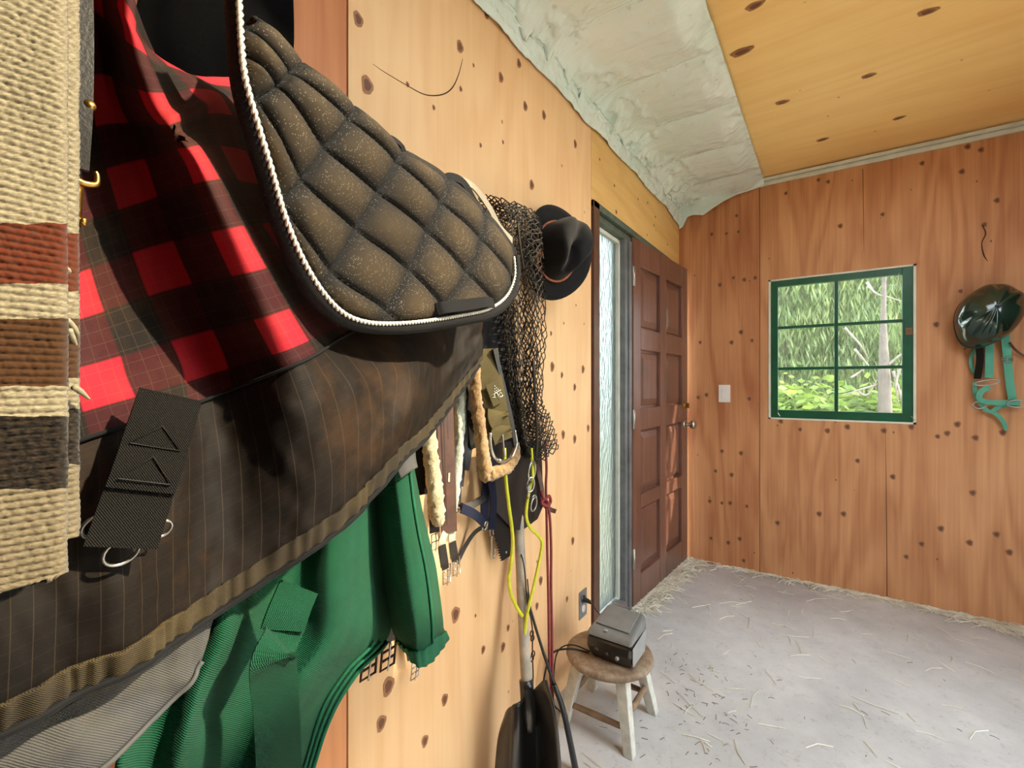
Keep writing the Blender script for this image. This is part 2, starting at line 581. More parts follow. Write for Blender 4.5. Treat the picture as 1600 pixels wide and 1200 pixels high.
for px, py, s in [(937, 249, .7), (960, 290, .8), (997, 311, .7), (1012, 317, .8), (1024, 339, .8), (1022, 352, .8), (1011, 367, .7), (1043, 382, .8), (963, 331, 1.1)]:
    knot(onx(px, py, 0.0008), 'x', 0.012 * s, 0.010 * s, pl2)
BK = [(1151, 337), (1135, 365), (1154, 362), (1112, 366), (1146, 434), (1163, 437), (1125, 445), (1180, 434), (1094, 535), (1143, 535), (1158, 519), (1175, 532),
      (1091, 621), (1104, 617), (1171, 623), (1158, 708), (1128, 705), (1118, 736), (1143, 742), (1109, 783), (1128, 786), (1141, 786), (1167, 791), (1111, 841),
      (1156, 842), (1138, 848), (1162, 876), (1220, 658), (1250, 671), (1293, 673), (1324, 667), (1381, 673), (1424, 667), (1215, 817), (1280, 803), (1318, 803),
      (1480, 677), (1496, 663), (1524, 684), (1465, 682), (1567, 676), (1557, 835), (1515, 848), (1577, 863), (1440, 850), (1416, 870), (1470, 826), (1228, 302), (1279, 281), (1294, 284),
      (1441, 255), (1512, 229), (1533, 234), (1503, 268), (1558, 313), (1379, 335), (1313, 353), (1538, 351), (1501, 455), (1463, 507), (1340, 720), (1395, 745), (1520, 770)]
for i, (px, py) in enumerate(BK):
    p = ony(px, py, LY - 0.0008)
    s = 1.0 if py in (658, 667, 673, 684, 663, 676, 803, 826, 835, 863) else 0.72 + 0.3 * random.random()
    knot(p, 'y', 0.0150 * s, 0.018 * s, pb0 if p.x < 0.5 else pb1)

# cracks and scraps on the sheets
CRACK = plain('dark crack', srgb(60, 38, 26), 0.9)
tube('crack', [onx(a, b, .0006) for a, b in ((583, 100), (600, 112), (637, 134), (665, 148), (690, 148), (706, 138), (716, 118), (723, 92))], [.0004, .0007, .0009, .0012, .0016, .0018, .0012, .0006], CRACK, pl1, 6, 5)
tube('crack', [ony(a, b, LY - .0003) for a, b in ((1348, 264), (1349, 320), (1350, 395))], [.0014, .0012, .0004], CRACK, pb1, 5, 4)
tube('crack', [ony(a, b, LY - .0003) for a, b in ((1383, 660), (1385, 780), (1386, 932))], [.0004, .0014, .0016], CRACK, pb1, 5, 4)
tube('crack', [ony(a, b, LY - .0006) for a, b in ((1535, 352), (1540, 365), (1534, 380), (1537, 398), (1543, 408))], [.002, .0028, .002, .003, .001], CRACK, pb1, 5, 5)
# ceiling: slab, sagging plywood sheet, milky plastic over the joists
KX0, KX1, KY0, KY1 = 0.92, 2.22, 0.42, 1.86          # roof opening added to bring sun onto the left wall
zz = (CZ + 0.03, CZ + 0.06)
v, f = merge([box_vf(-0.12, KX0, RY - .1, LY + .1, *zz), box_vf(KX1, WX + .1, RY - .1, LY + .1, *zz), box_vf(KX0, KX1, RY - .1, KY0, *zz), box_vf(KX0, KX1, KY1, LY + .1, *zz)])
ceiling = struct(mk('ceiling', v, f, STUD, smooth=False), 'plywood ceiling')
nx, ny = 40, 90
gx, gy = np.meshgrid(np.linspace(0.495, WX, nx), np.linspace(RY, LY - 0.006, ny))
gz = CZ - 0.004 - 0.016 * noise2(gx * 2.2 + 3, gy * 3.1, 4, 2) * np.clip((LY - gy) * 4, 0, 1) + 0.008
cxm, cym = (gx[:-1, :-1] + gx[1:, 1:]) / 2, (gy[:-1, :-1] + gy[1:, 1:]) / 2
pc = sheet('plywood_panel', np.stack([gx, gy, np.minimum(gz, CZ + 0.012)], -1), PLY_C, ceiling, thick=0.008, mask=~((cxm > KX0) & (cxm < KX1) & (cym > KY0) & (cym < KY1)))
for px, py, s in [(1159, 90, 1.6), (1222, 166, 1.1), (1357, 126, 1.0), (1285, 225, 1.1), (1405, 191, 1.0), (1180, 20, 1.2), (1450, 30, 1.2)]:
    p = onz(px, py, CZ - 0.02)
    ii = np.argmin((gx - p.x) ** 2 + (gy - p.y) ** 2)
    knot((p.x, p.y, gz.flat[ii] - 0.0035), 'z', 0.026 * s, 0.0135 * s, pc)

def plastic_mat():
    q = NT('milky plastic sheeting')
    v = q.coord()
    f = q.noise(v, 3.0, 5); g = q.noise(q.coord('Object', (1, 6, 1)), 5, 5, 0.6, 0.6); d = q.noise(v, 26, 7, 0.75)
    c = q.ramp(f, [(0.3, srgb(222, 238, 228)), (0.7, srgb(238, 246, 240))])
    # grime and rodent stains
    c = q.mix(q.math('MULTIPLY', q.ramp(d, [(0.60, (0, 0, 0, 1)), (0.74, (1, 1, 1, 1))]), 0.55), c, srgb(112, 104, 82))
    e = q.noise(q.coord('Object', loc=(2, 5, 0)), 5.5, 6, 0.7)
    c = q.mix(q.math('MULTIPLY', q.ramp(e, [(0.56, (0, 0, 0, 1)), (0.72, (1, 1, 1, 1))]), 0.3), c, srgb(150, 128, 108))
    return q.set(color=c, rough=0.12, normal=q.bump(g, 0.45, 0.014), alpha=0.93, spec=0.7)
PLASTIC = plastic_mat()
ns, nt = 64, 620
ts = np.concatenate([np.linspace(RY, 0.9, 60, endpoint=False), np.linspace(0.9, LY - 0.02, nt - 60)])
P = np.zeros((nt, ns, 3))
edge = 0.105 + 0.03 * noise2(ts * 5, ts * 0, 9, 3) + 0.03 * np.clip((ts - 3.0) * 3, 0, 1)
for j in range(ns):
    w = j / (ns - 1)                     # 0 = under the plywood edge, 0.72 = corner, 1 = loose edge on the wall
    sag = 0.042 * np.abs(np.sin(np.pi * (ts - 1.93) / 0.406)) ** 0.6
    wr = 0.024 * noise2(ts * 9, ts * 0 + w * 3.0, 21, 3) + 0.008 * noise2(ts * 22, ts * 0 + w * 8, 5, 2)
    rid = np.abs(noise2(ts * 7 + w * 3, ts * 0 + w * 7, 41, 2)) + 0.6 * np.abs(noise2(ts * 15 - w * 9, ts * 3 + w * 12, 43, 2))
    rid = 0.030 * np.clip(0.22 - rid, 0, 1) * (0.35 + 1.3 * np.exp(-((w - .70) / .16) ** 2) + 0.8 * np.exp(-(w / .10) ** 2))
    wr = wr + rid * 3.0
    if w < 0.72:
        k = w / 0.72
        P[:, j, 0] = 0.53 - 0.515 * k
        P[:, j, 2] = CZ - 0.012 - (sag * (1 - 0.3 * k) * min(1, k * 8 + .15) + np.abs(wr) * k * 1.3) * min(1, k * 5) - rid * 1.5 - 0.055 * max(0, (k - 0.78) / 0.22) ** 1.6
        P[:, j, 1] = ts
    else:
        k = (w - 0.72) / 0.28
        P[:, j, 0] = 0.014 - 0.008 * k + (0.028 * (1 - k) * k * 2 + 0.004) * (0.5 + noise2(ts * 8, ts * 0 + k, 33, 2)) + np.abs(wr) * 0.8
        P[:, j, 2] = CZ - 0.067 - np.abs(wr) * (1 - k) - k * edge
        P[:, j, 1] = ts
plastic = sheet('plastic_sheeting', P, PLASTIC, ceiling, thick=0.0012)
# the corner flap hanging over the far wall
nu, nv = 60, 24
us = np.linspace(0.004, 0.53, nu)
drop = np.interp(us, [0, .03, .06, .1, .16, .22, .3, .38, .5], [.215, .20, .135, .13, .145, .115, .075, .05, .038])
P = np.zeros((nv, nu, 3))
for i in range(nv):
    k = i / (nv - 1)
    P[i, :, 0] = us
    P[i, :, 2] = CZ - 0.015 - k * drop
    P[i, :, 1] = LY - 0.010 - 0.016 * k * (0.6 + noise2(us * 22, us * 0 + k * 2, 3, 2)) - 0.05 * np.clip(1 - k * 1.6, 0, 1) ** 1.5 * (0.6 + noise2(us * 9, us * 0 + k * 2, 14, 2))
flap = sheet('plastic_flap', P, PLASTIC, ceiling, thick=0.0012)

# white trim where the far wall meets the ceiling
tr = struct(box('trim_1', 0.50, WX, LY - 0.030, LY - 0.001, CZ - 0.020, CZ - 0.003, WHITEP, bevel=0.002), 'white wooden strip under the ceiling edge')
box('strip', 0.30, WX, LY - 0.014, LY - 0.001, CZ - 0.046, CZ - 0.023, WHITEP, tr, bevel=0.002)

# ------------------------------------------------------------------ sidelight and door in the left wall
def hammered_glass():
    q = NT('hammered obscure glass')
    vo = q.n('ShaderNodeTexVoronoi', feature='SMOOTH_F1'); vo.inputs['Scale'].default_value = 1.0
    q.l(q.coord('Object', (60, 60, 34)), vo.inputs['Vector'])
    q.set(color=(0.50, 0.57, 0.55, 1), rough=0.5, trans=0.85, ior=1.3, normal=q.bump(vo.outputs['Distance'], 1.0, 0.012))
    return q.m
sl = bpy.data.objects.new('window_2', None); COL.objects.link(sl); sl.location = (-0.05, 2.15, 0); struct(sl, 'tall narrow sidelight of hammered glass beside the door')
box('pane', -0.062, -0.056, 2.0, 2.335, 0.10, 1.965, hammered_glass(), sl)
box('jamb', -0.12, 0.004, 1.925, 1.988, 0.0, 2.05, DARKWOOD, sl, bevel=0.002)
box('glazing_bead', -0.055, -0.035, 1.988, 2.004, 0.09, 1.97, WHITEP, sl, bevel=0.002)
box('glazing_bead', -0.055, -0.035, 2.318, 2.335, 0.09, 1.97, WHITEP, sl, bevel=0.002)
box('glazing_bead', -0.055, -0.035, 1.988, 2.335, 1.955, 1.975, WHITEP, sl, bevel=0.002)
box('mullion', -0.10, -0.006, 2.335, 2.372, 0.0, 1.98, GREYWOOD, sl, bevel=0.003)
box('mullion', -0.10, 0.002, 2.376, 2.414, 0.0, 1.98, GREYWOOD, sl, bevel=0.003)
box('sill', -0.12, 0.0, 1.988, 2.335, 0.0, 0.09, GREYWOOD, sl, bevel=0.003)
HDR = plain('weathered green header', srgb(84, 96, 84), 0.5, var=0.35, scale=20)
box('header', -0.11, -0.012, 1.988, LY - 0.01, 1.98, 2.012, HDR, sl, bevel=0.003)
box('header', -0.11, 0.004, 1.925, LY - 0.01, 2.018, 2.05, HDR, sl, bevel=0.003)
box('jamb', -0.12, -0.012, LY - 0.02, LY, 0.0, 2.0, GREYWOOD, sl)

DA = R(3.9)
DH = Vector((0.004, 2.421, 0)); DD = Vector((math.sin(DA), math.cos(DA), 0)); DN = Vector((math.cos(DA), -math.sin(DA), 0)); UP = Vector((0, 0, 1))
def doorwood():
    q = NT('reddish mahogany stain')
    v = q.coord('Object', (40, 40, 1.4)); f = q.noise(v, 1, 5); g = q.noise(q.coord(), 4, 5)
    c = q.ramp(q.math('ADD', q.math('MULTIPLY', f, .5), q.math('MULTIPLY', g, .5)), [(0.3, srgb(86, 56, 46)), (0.7, srgb(130, 90, 76))])
    return q.set(color=c, rough=0.30, coat=0.25, normal=q.bump(f, 0.15, 0.001), spec=0.6)
DW = doorwood()
door = bpy.data.objects.new('door_1', None); COL.objects.link(door); door.location = DH; struct(door, 'reddish brown eight-panel wooden door standing ajar')
def dbox(name, t0, t1, z0, z1, n0, n1, mat, par, bevel=0.004):
    c = DH + DD * ((t0 + t1) / 2) + UP * ((z0 + z1) / 2) + DN * ((n0 + n1) / 2)
    return obox(name, c, DD, DN, UP, (t1 - t0) / 2, (n1 - n0) / 2, (z1 - z0) / 2, mat, par, bevel)
DZ = [0.018, 0.169, 0.53, 0.607, 0.9645, 1.085, 1.41, 1.53, 1.87, 2.012]
ST = [0.005, 0.108, 0.398, 0.498, 0.790, 0.902]
for a, b in ((0, 1), (2, 3), (4, 5)):
    dbox('stile', ST[a], ST[b], DZ[0], DZ[9], -0.042, 0.0, DW, door)
for a, b in ((0, 1), (2, 3), (4, 5), (6, 7), (8, 9)):
    for s in (1, 3):
        dbox('rail', ST[s], ST[s + 1], DZ[a], DZ[b], -0.041, -0.0005, DW, door)
for s in (1, 3):
    for a in (1, 3, 5, 7):
        t0, t1, z0, z1 = ST[s], ST[s + 1], DZ[a], DZ[a + 1]
        # raised field: sloping edges up to a flat centre
        V, F = [], []
        for ins, n in ((0.0, -0.022), (0.012, -0.024), (0.016, -0.019), (0.050, -0.007), (0.054, -0.007)):
            for (t, z) in ((t0 + ins, z0 + ins), (t1 - ins, z0 + ins), (t1 - ins, z1 - ins), (t0 + ins, z1 - ins)):
                V.append(tuple(DH + DD * t + UP * z + DN * n))
        for i in range(4):
            for k in range(4):
                l = (k + 1) % 4
                F.append((i * 4 + k, (i + 1) * 4 + k, (i + 1) * 4 + l, i * 4 + l))
        F.append((19, 18, 17, 16))
        nb = len(V)
        for (t, z) in ((t0, z0), (t1, z0), (t1, z1), (t0, z1)):
            V.append(tuple(DH + DD * t + UP * z + DN * -0.036))
        F.append((nb, nb + 1, nb + 2, nb + 3))
        mk('panel', V, F, DW, door, smooth=False)
CHROME = metal('tarnished nickel', srgb(190, 184, 172), 0.28)
BRASS = metal('old brass', srgb(176, 138, 74), 0.35)
kc = DH + DD * 0.842 + UP * 0.947
kn = lathe('knob', [(0.004, 0.004), (0.012, 0.004), (0.011, 0.030), (0.016, 0.036), (0.026, 0.044), (0.030, 0.056), (0.027, 0.068), (0.016, 0.075), (0.003, 0.077)], kc, DN, CHROME, door)
lathe('rose', [(0.003, 0.0), (0.032, 0.0), (0.032, 0.004), (0.022, 0.010), (0.003, 0.010)], kc, DN, CHROME, kn)
db = lathe('deadbolt', [(0.003, 0.0), (0.026, 0.0), (0.026, 0.004), (0.018, 0.008), (0.003, 0.008)], kc + UP * 0.128, DN, BRASS, door)
obox('thumb_turn', kc + UP * 0.128 + DN * 0.018, DN, UP, DD, 0.012, 0.017, 0.004, BRASS, db, bevel=0.002)
for z in (0.28, 1.03, 1.80):
    h = dbox('hinge', -0.001, 0.026, z - 0.05, z + 0.05, 0.0, 0.003, CHROME, door, bevel=0.001)
    v, f = tube_vf([DH + DN * 0.007 + UP * (z - 0.052), DH + DN * 0.007 + UP * (z + 0.052)], 0.006, 8)
    mk('hinge_pin', v, f, CHROME, h)

# ------------------------------------------------------------------ the green window in the far wall
GREENP = plain('dark green paint', srgb(16, 82, 54), 0.35, var=0.2, scale=14, coat=0.2)
win = bpy.data.objects.new('window_1', None); COL.objects.link(win); win.location = ((WX0 + WX1) / 2, LY + 0.03, WZ0); struct(win, 'dark green six-pane window in the orange wall')
for nm, a in (('lining', (WX0, WX0 + .012, WZ0, WZ1)), ('lining', (WX1 - .012, WX1, WZ0, WZ1)), ('lining', (WX0, WX1, WZ0, WZ0 + .010)), ('lining', (WX0, WX1, WZ1 - .010, WZ1))):
    box(nm, a[0], a[1], LY - 0.004, LY + 0.1, a[2], a[3], WHITEP, win)
sx0, sx1, sz0, sz1 = WX0 + .012, WX1 - .012, WZ0 + .010, WZ1 - .010
gx0, gx1, gz0, gz1 = sx0 + .040, sx1 - .046, sz0 + .050, sz1 - .038
y0, y1 = LY + 0.004, LY + 0.036
box('sash_stile', sx0, gx0, y0, y1, sz0, sz1, GREENP, win, bevel=.002)
box('sash_stile', gx1, sx1, y0, y1, sz0, sz1, GREENP, win, bevel=.002)
box('sash_rail', gx0, gx1, y0, y1, sz0, gz0, GREENP, win, bevel=.002)
box('sash_rail', gx0, gx1, y0, y1, gz1, sz1, GREENP, win, bevel=.002)
mx = (gx0 + gx1) / 2
box('glazing_bar', mx - .010, mx + .010, y0 + .004, y1, gz0, gz1, GREENP, win, bevel=.002)
for k in (1, 2):
    z = gz0 + (gz1 - gz0) * k / 3
    for a, b in ((gx0, mx - .010), (mx + .010, gx1)):
        box('glazing_bar', a, b, y0 + .004, y1, z - .009, z + .009, GREENP, win, bevel=.002)
def clear_glass():
    q = NT('dusty window glass')
    tr = q.n('ShaderNodeBsdfTransparent'); gl = q.n('ShaderNodeBsdfGlossy'); df = q.n('ShaderNodeBsdfDiffuse')
    gl.inputs['Roughness'].default_value = 0.04; df.inputs['Color'].default_value = (0.8, 0.82, 0.8, 1)
    m1 = q.n('ShaderNodeMixShader'); m1.inputs[0].default_value = 0.05; q.l(tr.outputs[0], m1.inputs[1]); q.l(gl.outputs[0], m1.inputs[2])
    m2 = q.n('ShaderNodeMixShader'); m2.inputs[0].default_value = 0.07; q.l(m1.outputs[0], m2.inputs[1]); q.l(df.outputs[0], m2.inputs[2])
    q.l(m2.outputs[0], q.out.inputs[0])
    return q.m
CG = clear_glass()
rl = bpy.data.objects.new('added_roof_light', None); COL.objects.link(rl); rl.location = ((KX0 + KX1) / 2, (KY0 + KY1) / 2, CZ); struct(rl, 'added clear roof light in the plywood ceiling, letting sun onto the left wall')
box('pane', KX0, KX1, KY0, KY1, CZ + .055, CZ + .059, CG, rl)
for a in ((KX0, KX0 + .02, KY0, KY1), (KX1 - .02, KX1, KY0, KY1), (KX0, KX1, KY0, KY0 + .02), (KX0, KX1, KY1 - .02, KY1)):
    box('lining', a[0], a[1], a[2], a[3], CZ - .012, CZ + .055, WHITEP, rl)
for a, b in ((gx0, mx - .010), (mx + .010, gx1)):
    for k in range(3):
        box('pane', a, b, LY + .018, LY + .021, gz0 + (gz1 - gz0) * k / 3 + (.009 if k else 0), gz0 + (gz1 - gz0) * (k + 1) / 3 - (.009 if k < 2 else 0), CG, win)
TAPE = plain('brown tape', srgb(120, 84, 52), 0.6)
tp_ = ony(1423, 517, LY + .003)
box('tape', tp_.x - .022, tp_.x + .018, LY + .0015, LY + .004, tp_.z - .020, tp_.z + .018, TAPE, win)
NAIL = metal('bent nail steel', srgb(190, 190, 185), 0.4)
for px, py, dx_, dz_ in ((1404, 428, 0.0, -0.04), (1219, 650, -0.012, 0.02), (1428, 656, -0.012, 0.02)):
    p = ony(px, py, LY)
    tube('glazing_nail', [p + Vector((0.0, 0.004, 0)), p + Vector((0, -0.012, 0.0)), p + Vector((dx_, -0.014, dz_))], 0.0018, NAIL, win, 6, 4)

# ------------------------------------------------------------------ outdoors beyond the window
BOUNCE_YARD = plain('pale gravel yard', srgb(188, 180, 160), 0.9, var=0.2, scale=3)  # pale tone chosen so the unseen yard bounces daylight onto the ceiling
gr = struct(box('ground', -14, 16, -12, 22, -0.5, -0.1, BOUNCE_YARD), 'pale gravel yard outside the shed, made pale to bounce daylight onto the ceiling')
def leafmat(name, c0, c1, c2):
    q = NT(name)
    f = q.noise(q.coord(), 2.6, 6, 0.7)
    c = q.ramp(f, [(0.32, c0), (0.52, c1), (0.70, c2)])
    tl = q.n('ShaderNodeBsdfTranslucent'); q.l(c, tl.inputs[0])
    q.set(color=c, rough=0.6)
    m = q.n('ShaderNodeMixShader'); m.inputs[0].default_value = 0.4
    q.l(q.b.outputs[0], m.inputs[1]); q.l(tl.outputs[0], m.inputs[2]); q.l(m.outputs[0], q.out.inputs[0])
    return q.m
LEAF1 = leafmat('cedar green', srgb(70, 92, 62), srgb(116, 140, 88), srgb(170, 182, 124))
LEAF2 = leafmat('bramble green', srgb(66, 96, 44), srgb(120, 150, 66), srgb(180, 192, 106))
BARK = plain('grey bark', srgb(104, 100, 94), 0.85, var=0.25, scale=12, bump=0.6, bdist=0.01)
DEADW = plain('bare pale twigs', srgb(130, 126, 120), 0.8)
def leaves_vf(C, size, droop, rng, slim=.22):
    n = len(C)
    az = rng.random(n) * 6.283
    d = np.stack([np.cos(az) * 0.5, np.sin(az) * 0.5, -droop + 0.5 * (rng.random(n) - .5)], 1)
    d /= np.linalg.norm(d, axis=1, keepdims=True)
    s = np.cross(d, rng.normal(size=(n, 3))); s /= np.linalg.norm(s, axis=1, keepdims=True)
    L = size * (0.6 + 0.8 * rng.random(n))[:, None]; w = L * slim
    V = np.stack([C, C + d * L * .5 + s * w, C + d * L, C + d * L * .5 - s * w], 1).reshape(-1, 3)
    F = np.arange(n * 4).reshape(n, 4)
    return V, F
def bush(name, label, cat, base, rx, ry, z0, z1, n, size, droop, mat, seed, group, trunk=0.05, slim=.22):
    rng = np.random.default_rng(seed)
    t = thing(name, base, label, cat, group)
    k = 70
    cc = np.stack([rng.normal(size=k) * .42, rng.normal(size=k) * .42, rng.random(k)], 1)
    tp = 1.15 - 0.75 * cc[:, 2]
    cc = cc * np.stack([rx * tp, ry * tp, np.full(k, z1 - z0)], 1) + np.array([base[0], base[1], z0])
    idx = rng.integers(0, k, n)
    C = cc[idx] + rng.normal(size=(n, 3)) * np.array([0.24, 0.24, 0.16]) * max(rx, .5)
    C[:, 1] = np.maximum(C[:, 1], LY + 0.6)
    V, F = leaves_vf(C, size, droop, rng, slim)
    fo = mk('foliage', V, F, mat, t, smooth=False); fo['kind'] = 'stuff'
    tube('trunk', [(base[0], base[1], -0.1), (base[0] + .05, base[1], z1 * .4), (base[0], base[1], z1 * .85)], [trunk, trunk * .8, trunk * .3], BARK, t, 8, 4)
    return t
bush('cedar_tree', 'drooping cedar filling the left window panes', 'tree', (0.30, 7.4, -.1), 1.3, 1.0, 0.2, 5.2, 34000, 0.12, 1.3, LEAF1, 1, 'cedars beyond the window', .12, .07)
bush('cedar_tree', 'pale cedar behind the bare trunk, right window panes', 'tree', (1.75, 8.2, -.1), 1.4, 1.0, 0.2, 5.4, 34000, 0.12, 1.3, LEAF1, 2, 'cedars beyond the window', .12, .07)
bush('cedar_tree', 'tall cedar seen behind the middle glazing bar', 'tree', (0.95, 9.4, -.1), 1.9, 1.2, 0.2, 7.0, 30000, 0.17, 1.2, LEAF1, 3, 'cedars beyond the window', .14, .08)
bush('bramble_bush', 'yellow-green bramble low in the bottom left pane', 'bush', (0.45, 6.2, -.1), 0.75, 0.5, -0.1, 1.05, 4200, 0.13, 0.1, LEAF2, 4, None, .03)
bush('bramble_bush', 'yellow-green bramble round the foot of the bare trunk', 'bush', (1.25, 6.6, -.1), 0.8, 0.5, -0.1, 1.0, 4200, 0.13, 0.1, LEAF2, 5, None, .03)
bush('hedge', 'dark tree line far behind the cedars', 'hedge', (1.2, 12.5, -.1), 4.5, 0.9, 0.0, 6.0, 12000, 0.5, 0.5, LEAF1, 6, None, .15)
for nm_, lb_, bx_, by_ in (('alder_tree', 'leafy tree outside the sidelight glass', -3.6, 3.0), ('alder_tree', 'leafy tree outside beyond the door', -4.4, 5.2)):
    bush(nm_, lb_, 'tree', (bx_, by_, -.1), 1.0, 1.6, 0.1, 3.6, 9000, 0.26, 0.2, LEAF2, int(10 - bx_), 'trees outside the sidelight', .1)
bt = thing('bare_tree', (1.62, 5.6, -.1), 'bare pale grey trunk with dead twigs outside the window', 'tree')
tp = ony(1384, 640, 5.6)
tube('trunk', [(tp.x, 5.6, -.1), (tp.x, 5.6, .7), (tp.x - .01, 5.6, 1.25), (tp.x - .015, 5.62, 1.9), (tp.x, 5.6, 3.0)], [.068, .060, .050, .022, .012], BARK, bt, 10, 5)
for pts in [((1375, 600), (1350, 607), (1318, 617)), ((1388, 570), (1405, 556), (1420, 545)), ((1354, 441), (1368, 458), (1390, 465), (1410, 471)),
            ((1320, 512), (1345, 540), (1356, 560)), ((1335, 545), (1352, 565), (1358, 572)), ((1338, 610), (1355, 617), (1372, 592)), ((1330, 590), (1345, 580), (1352, 572)),
            ((1395, 580), (1408, 620), (1412, 640)), ((1412, 560), (1400, 600), (1405, 635))]:
    tube('dead_branch', [ony(a, b, 5.55 + .1 * random.random()) for a, b in pts], [.012, .009, .004], DEADW, bt, 6, 5)

bush('hedge', 'tall unseen hedge added to cut the low sky light through the open doorway', 'hedge', (12.5, 9.0, -.1), 1.5, 5.5, 0.0, 3.4, 9000, 0.5, 0.3, LEAF1, 8, None, .15)  # added out of view to screen low sky light from the doorway
# ------------------------------------------------------------------ fittings on the walls
sw = ony(1132, 615, LY)
lsw = thing('light_switch', (sw.x, LY - .003, sw.z - .06), 'white rocker light switch beside the open door', 'switch')
PLASW = plain('white plastic', srgb(236, 230, 222), 0.35, var=0.05)
box('cover_plate', sw.x - .036, sw.x + .036, LY - .006, LY - .0005, sw.z - .058, sw.z + .058, PLASW, lsw, bevel=.002)
box('rocker', sw.x - .016, sw.x + .016, LY - .010, LY - .006, sw.z - .033, sw.z + .033, PLASW, lsw, bevel=.002)
# ------------------------------------------------------------------ what the rugs hang from
BARW = plain('worn pine pole', srgb(168, 128, 84), 0.6, var=0.25, scale=14)
bar = thing('rug_rail', (.12, .15, 1.75), 'pine pole on two brackets holding the rugs against the left wall', 'rail')
tube('pole', [(.235, -.42, 1.775), (.235, .05, 1.775), (.225, .22, 1.775)], .018, BARW, bar, 12, 3)
for y_ in (-.38, .16):
    box('bracket', 0.0, .255, y_ - .02, y_ + .02, 1.715, 1.757, BARW, bar, bevel=.003)
rk = thing('saddle_rack', (.14, .60, 1.40), 'wooden wall arm carrying the quilted saddle pad', 'rack')
box('arm', .02, .25, .57, .63, 1.41, 1.47, BARW, rk, bevel=.004)
box('backplate', 0.0005, .02, .53, .67, 1.34, 1.54, BARW, rk, bevel=.003)
def run_left(P, uv, dist, n, du=1.0, dx=-.02, dz=0.0):
    """carry a hanging cloth on past the left of the picture"""
    k = np.linspace(1, 0, n, endpoint=False)[None, :, None]
    sw = np.sin(k * 7.0) * .012
    E = P[:, :1] + np.concatenate([dx * k + sw, -dist * k, dz * k], -1)
    U = uv[:, :1] + np.concatenate([-du * k, 0 * k], -1)
    return np.concatenate([E, P], 1), np.concatenate([np.broadcast_to(U, E.shape[:2] + (2,)), uv], 1)
# ------------------------------------------------------------------ tartan horse rug
def plaid_mat():
    q = NT('red and black plaid ripstop')
    v = q.coord('UV'); sep = q.n('ShaderNodeSeparateXYZ'); q.l(v, sep.inputs[0])
    U, V_ = sep.outputs[0], sep.outputs[1]
    st = lambda s: q.ramp(q.math('ADD', q.math('MULTIPLY', q.math('COSINE', q.math('MULTIPLY', s, 2 * math.pi)), 0.5), 0.5), [(0.48, (0, 0, 0, 1)), (0.56, (1, 1, 1, 1))])
    a, b = st(U), st(V_)
    both = q.math('MULTIPLY', a, b); any_ = q.math('MAXIMUM', a, b)
    # twill of the half-tone squares
    tw = q.math('SINE', q.math('MULTIPLY', q.math('ADD', U, V_), 330))
    half = q.mix(q.math('MULTIPLY', q.math('ADD', tw, 1.0), 0.5), srgb(68, 20, 22), srgb(42, 18, 18))
    c = q.mix(any_, srgb(26, 21, 17), half)
    c = q.mix(both, c, srgb(176, 30, 44))
    f = q.noise(q.coord(), 14, 6, 0.65)
    c = q.mix(q.math('MULTIPLY', q.ramp(f, [(0.45, (0, 0, 0, 1)), (0.75, (1, 1, 1, 1))]), 0.25), c, srgb(96, 70, 44))
    # ripstop threads
    fr = q.math('FRACT', q.math('MULTIPLY', U, 7.0)); rl = q.ramp(fr, [(0.03, (1, 1, 1, 1)), (0.06, (0, 0, 0, 1))])
    fr2 = q.math('FRACT', q.math('MULTIPLY', V_, 7.0)); rl2 = q.ramp(fr2, [(0.03, (1, 1, 1, 1)), (0.06, (0, 0, 0, 1))])
    c = q.mix(q.math('MULTIPLY', q.math('MAXIMUM', rl, rl2), 0.07), c, srgb(170, 140, 110))
    fine = q.math('MULTIPLY', q.math('SINE', q.math('MULTIPLY', U, 420)), q.math('SINE', q.math('MULTIPLY', V_, 420)))
    return q.set(color=c, rough=0.72, normal=q.bump(fine, 0.25, 0.0006), spec=0.2)
def ripstop_mat():
    q = NT('brown black ripstop canvas')
    v = q.coord('UV'); sep = q.n('ShaderNodeSeparateXYZ'); q.l(v, sep.inputs[0])
    U, V_ = sep.outputs[0], sep.outputs[1]
    f = q.noise(q.coord(), 5, 7, 0.7)
    c = q.ramp(f, [(0.30, srgb(12, 11, 10)), (0.54, srgb(26, 19, 13)), (0.78, srgb(60, 40, 21))])
    rl = q.ramp(q.math('FRACT', q.math('MULTIPLY', U, 6.0)), [(0.025, (1, 1, 1, 1)), (0.055, (0, 0, 0, 1))])
    rl2 = q.ramp(q.math('FRACT', q.math('MULTIPLY', V_, 6.0)), [(0.02, (1, 1, 1, 1)), (0.045, (0, 0, 0, 1))])
    g = q.math('MAXIMUM', rl, q.math('MULTIPLY', rl2, 0.4))
    c = q.mix(q.math('MULTIPLY', g, 0.14), c, srgb(124, 100, 70))
    fine = q.math('MULTIPLY', q.math('SINE', q.math('MULTIPLY', U, 400)), q.math('SINE', q.math('MULTIPLY', V_, 400)))
    return q.set(color=c, rough=0.62, normal=q.bump(q.math('ADD', fine, g), 0.25, 0.0006), spec=0.18)
PLAID, RIPST = plaid_mat(), ripstop_mat()
BLKWEB = fabric('black webbing', srgb(19, 16, 10), 0.0022, 0.2, 0.6, 0.8)
BLKCLOTH = fabric('black twill', srgb(14, 14, 15), 0.0016, 0.25, 0.8, 0.5)
STEEL = metal('dull steel', srgb(176, 174, 168), 0.3)

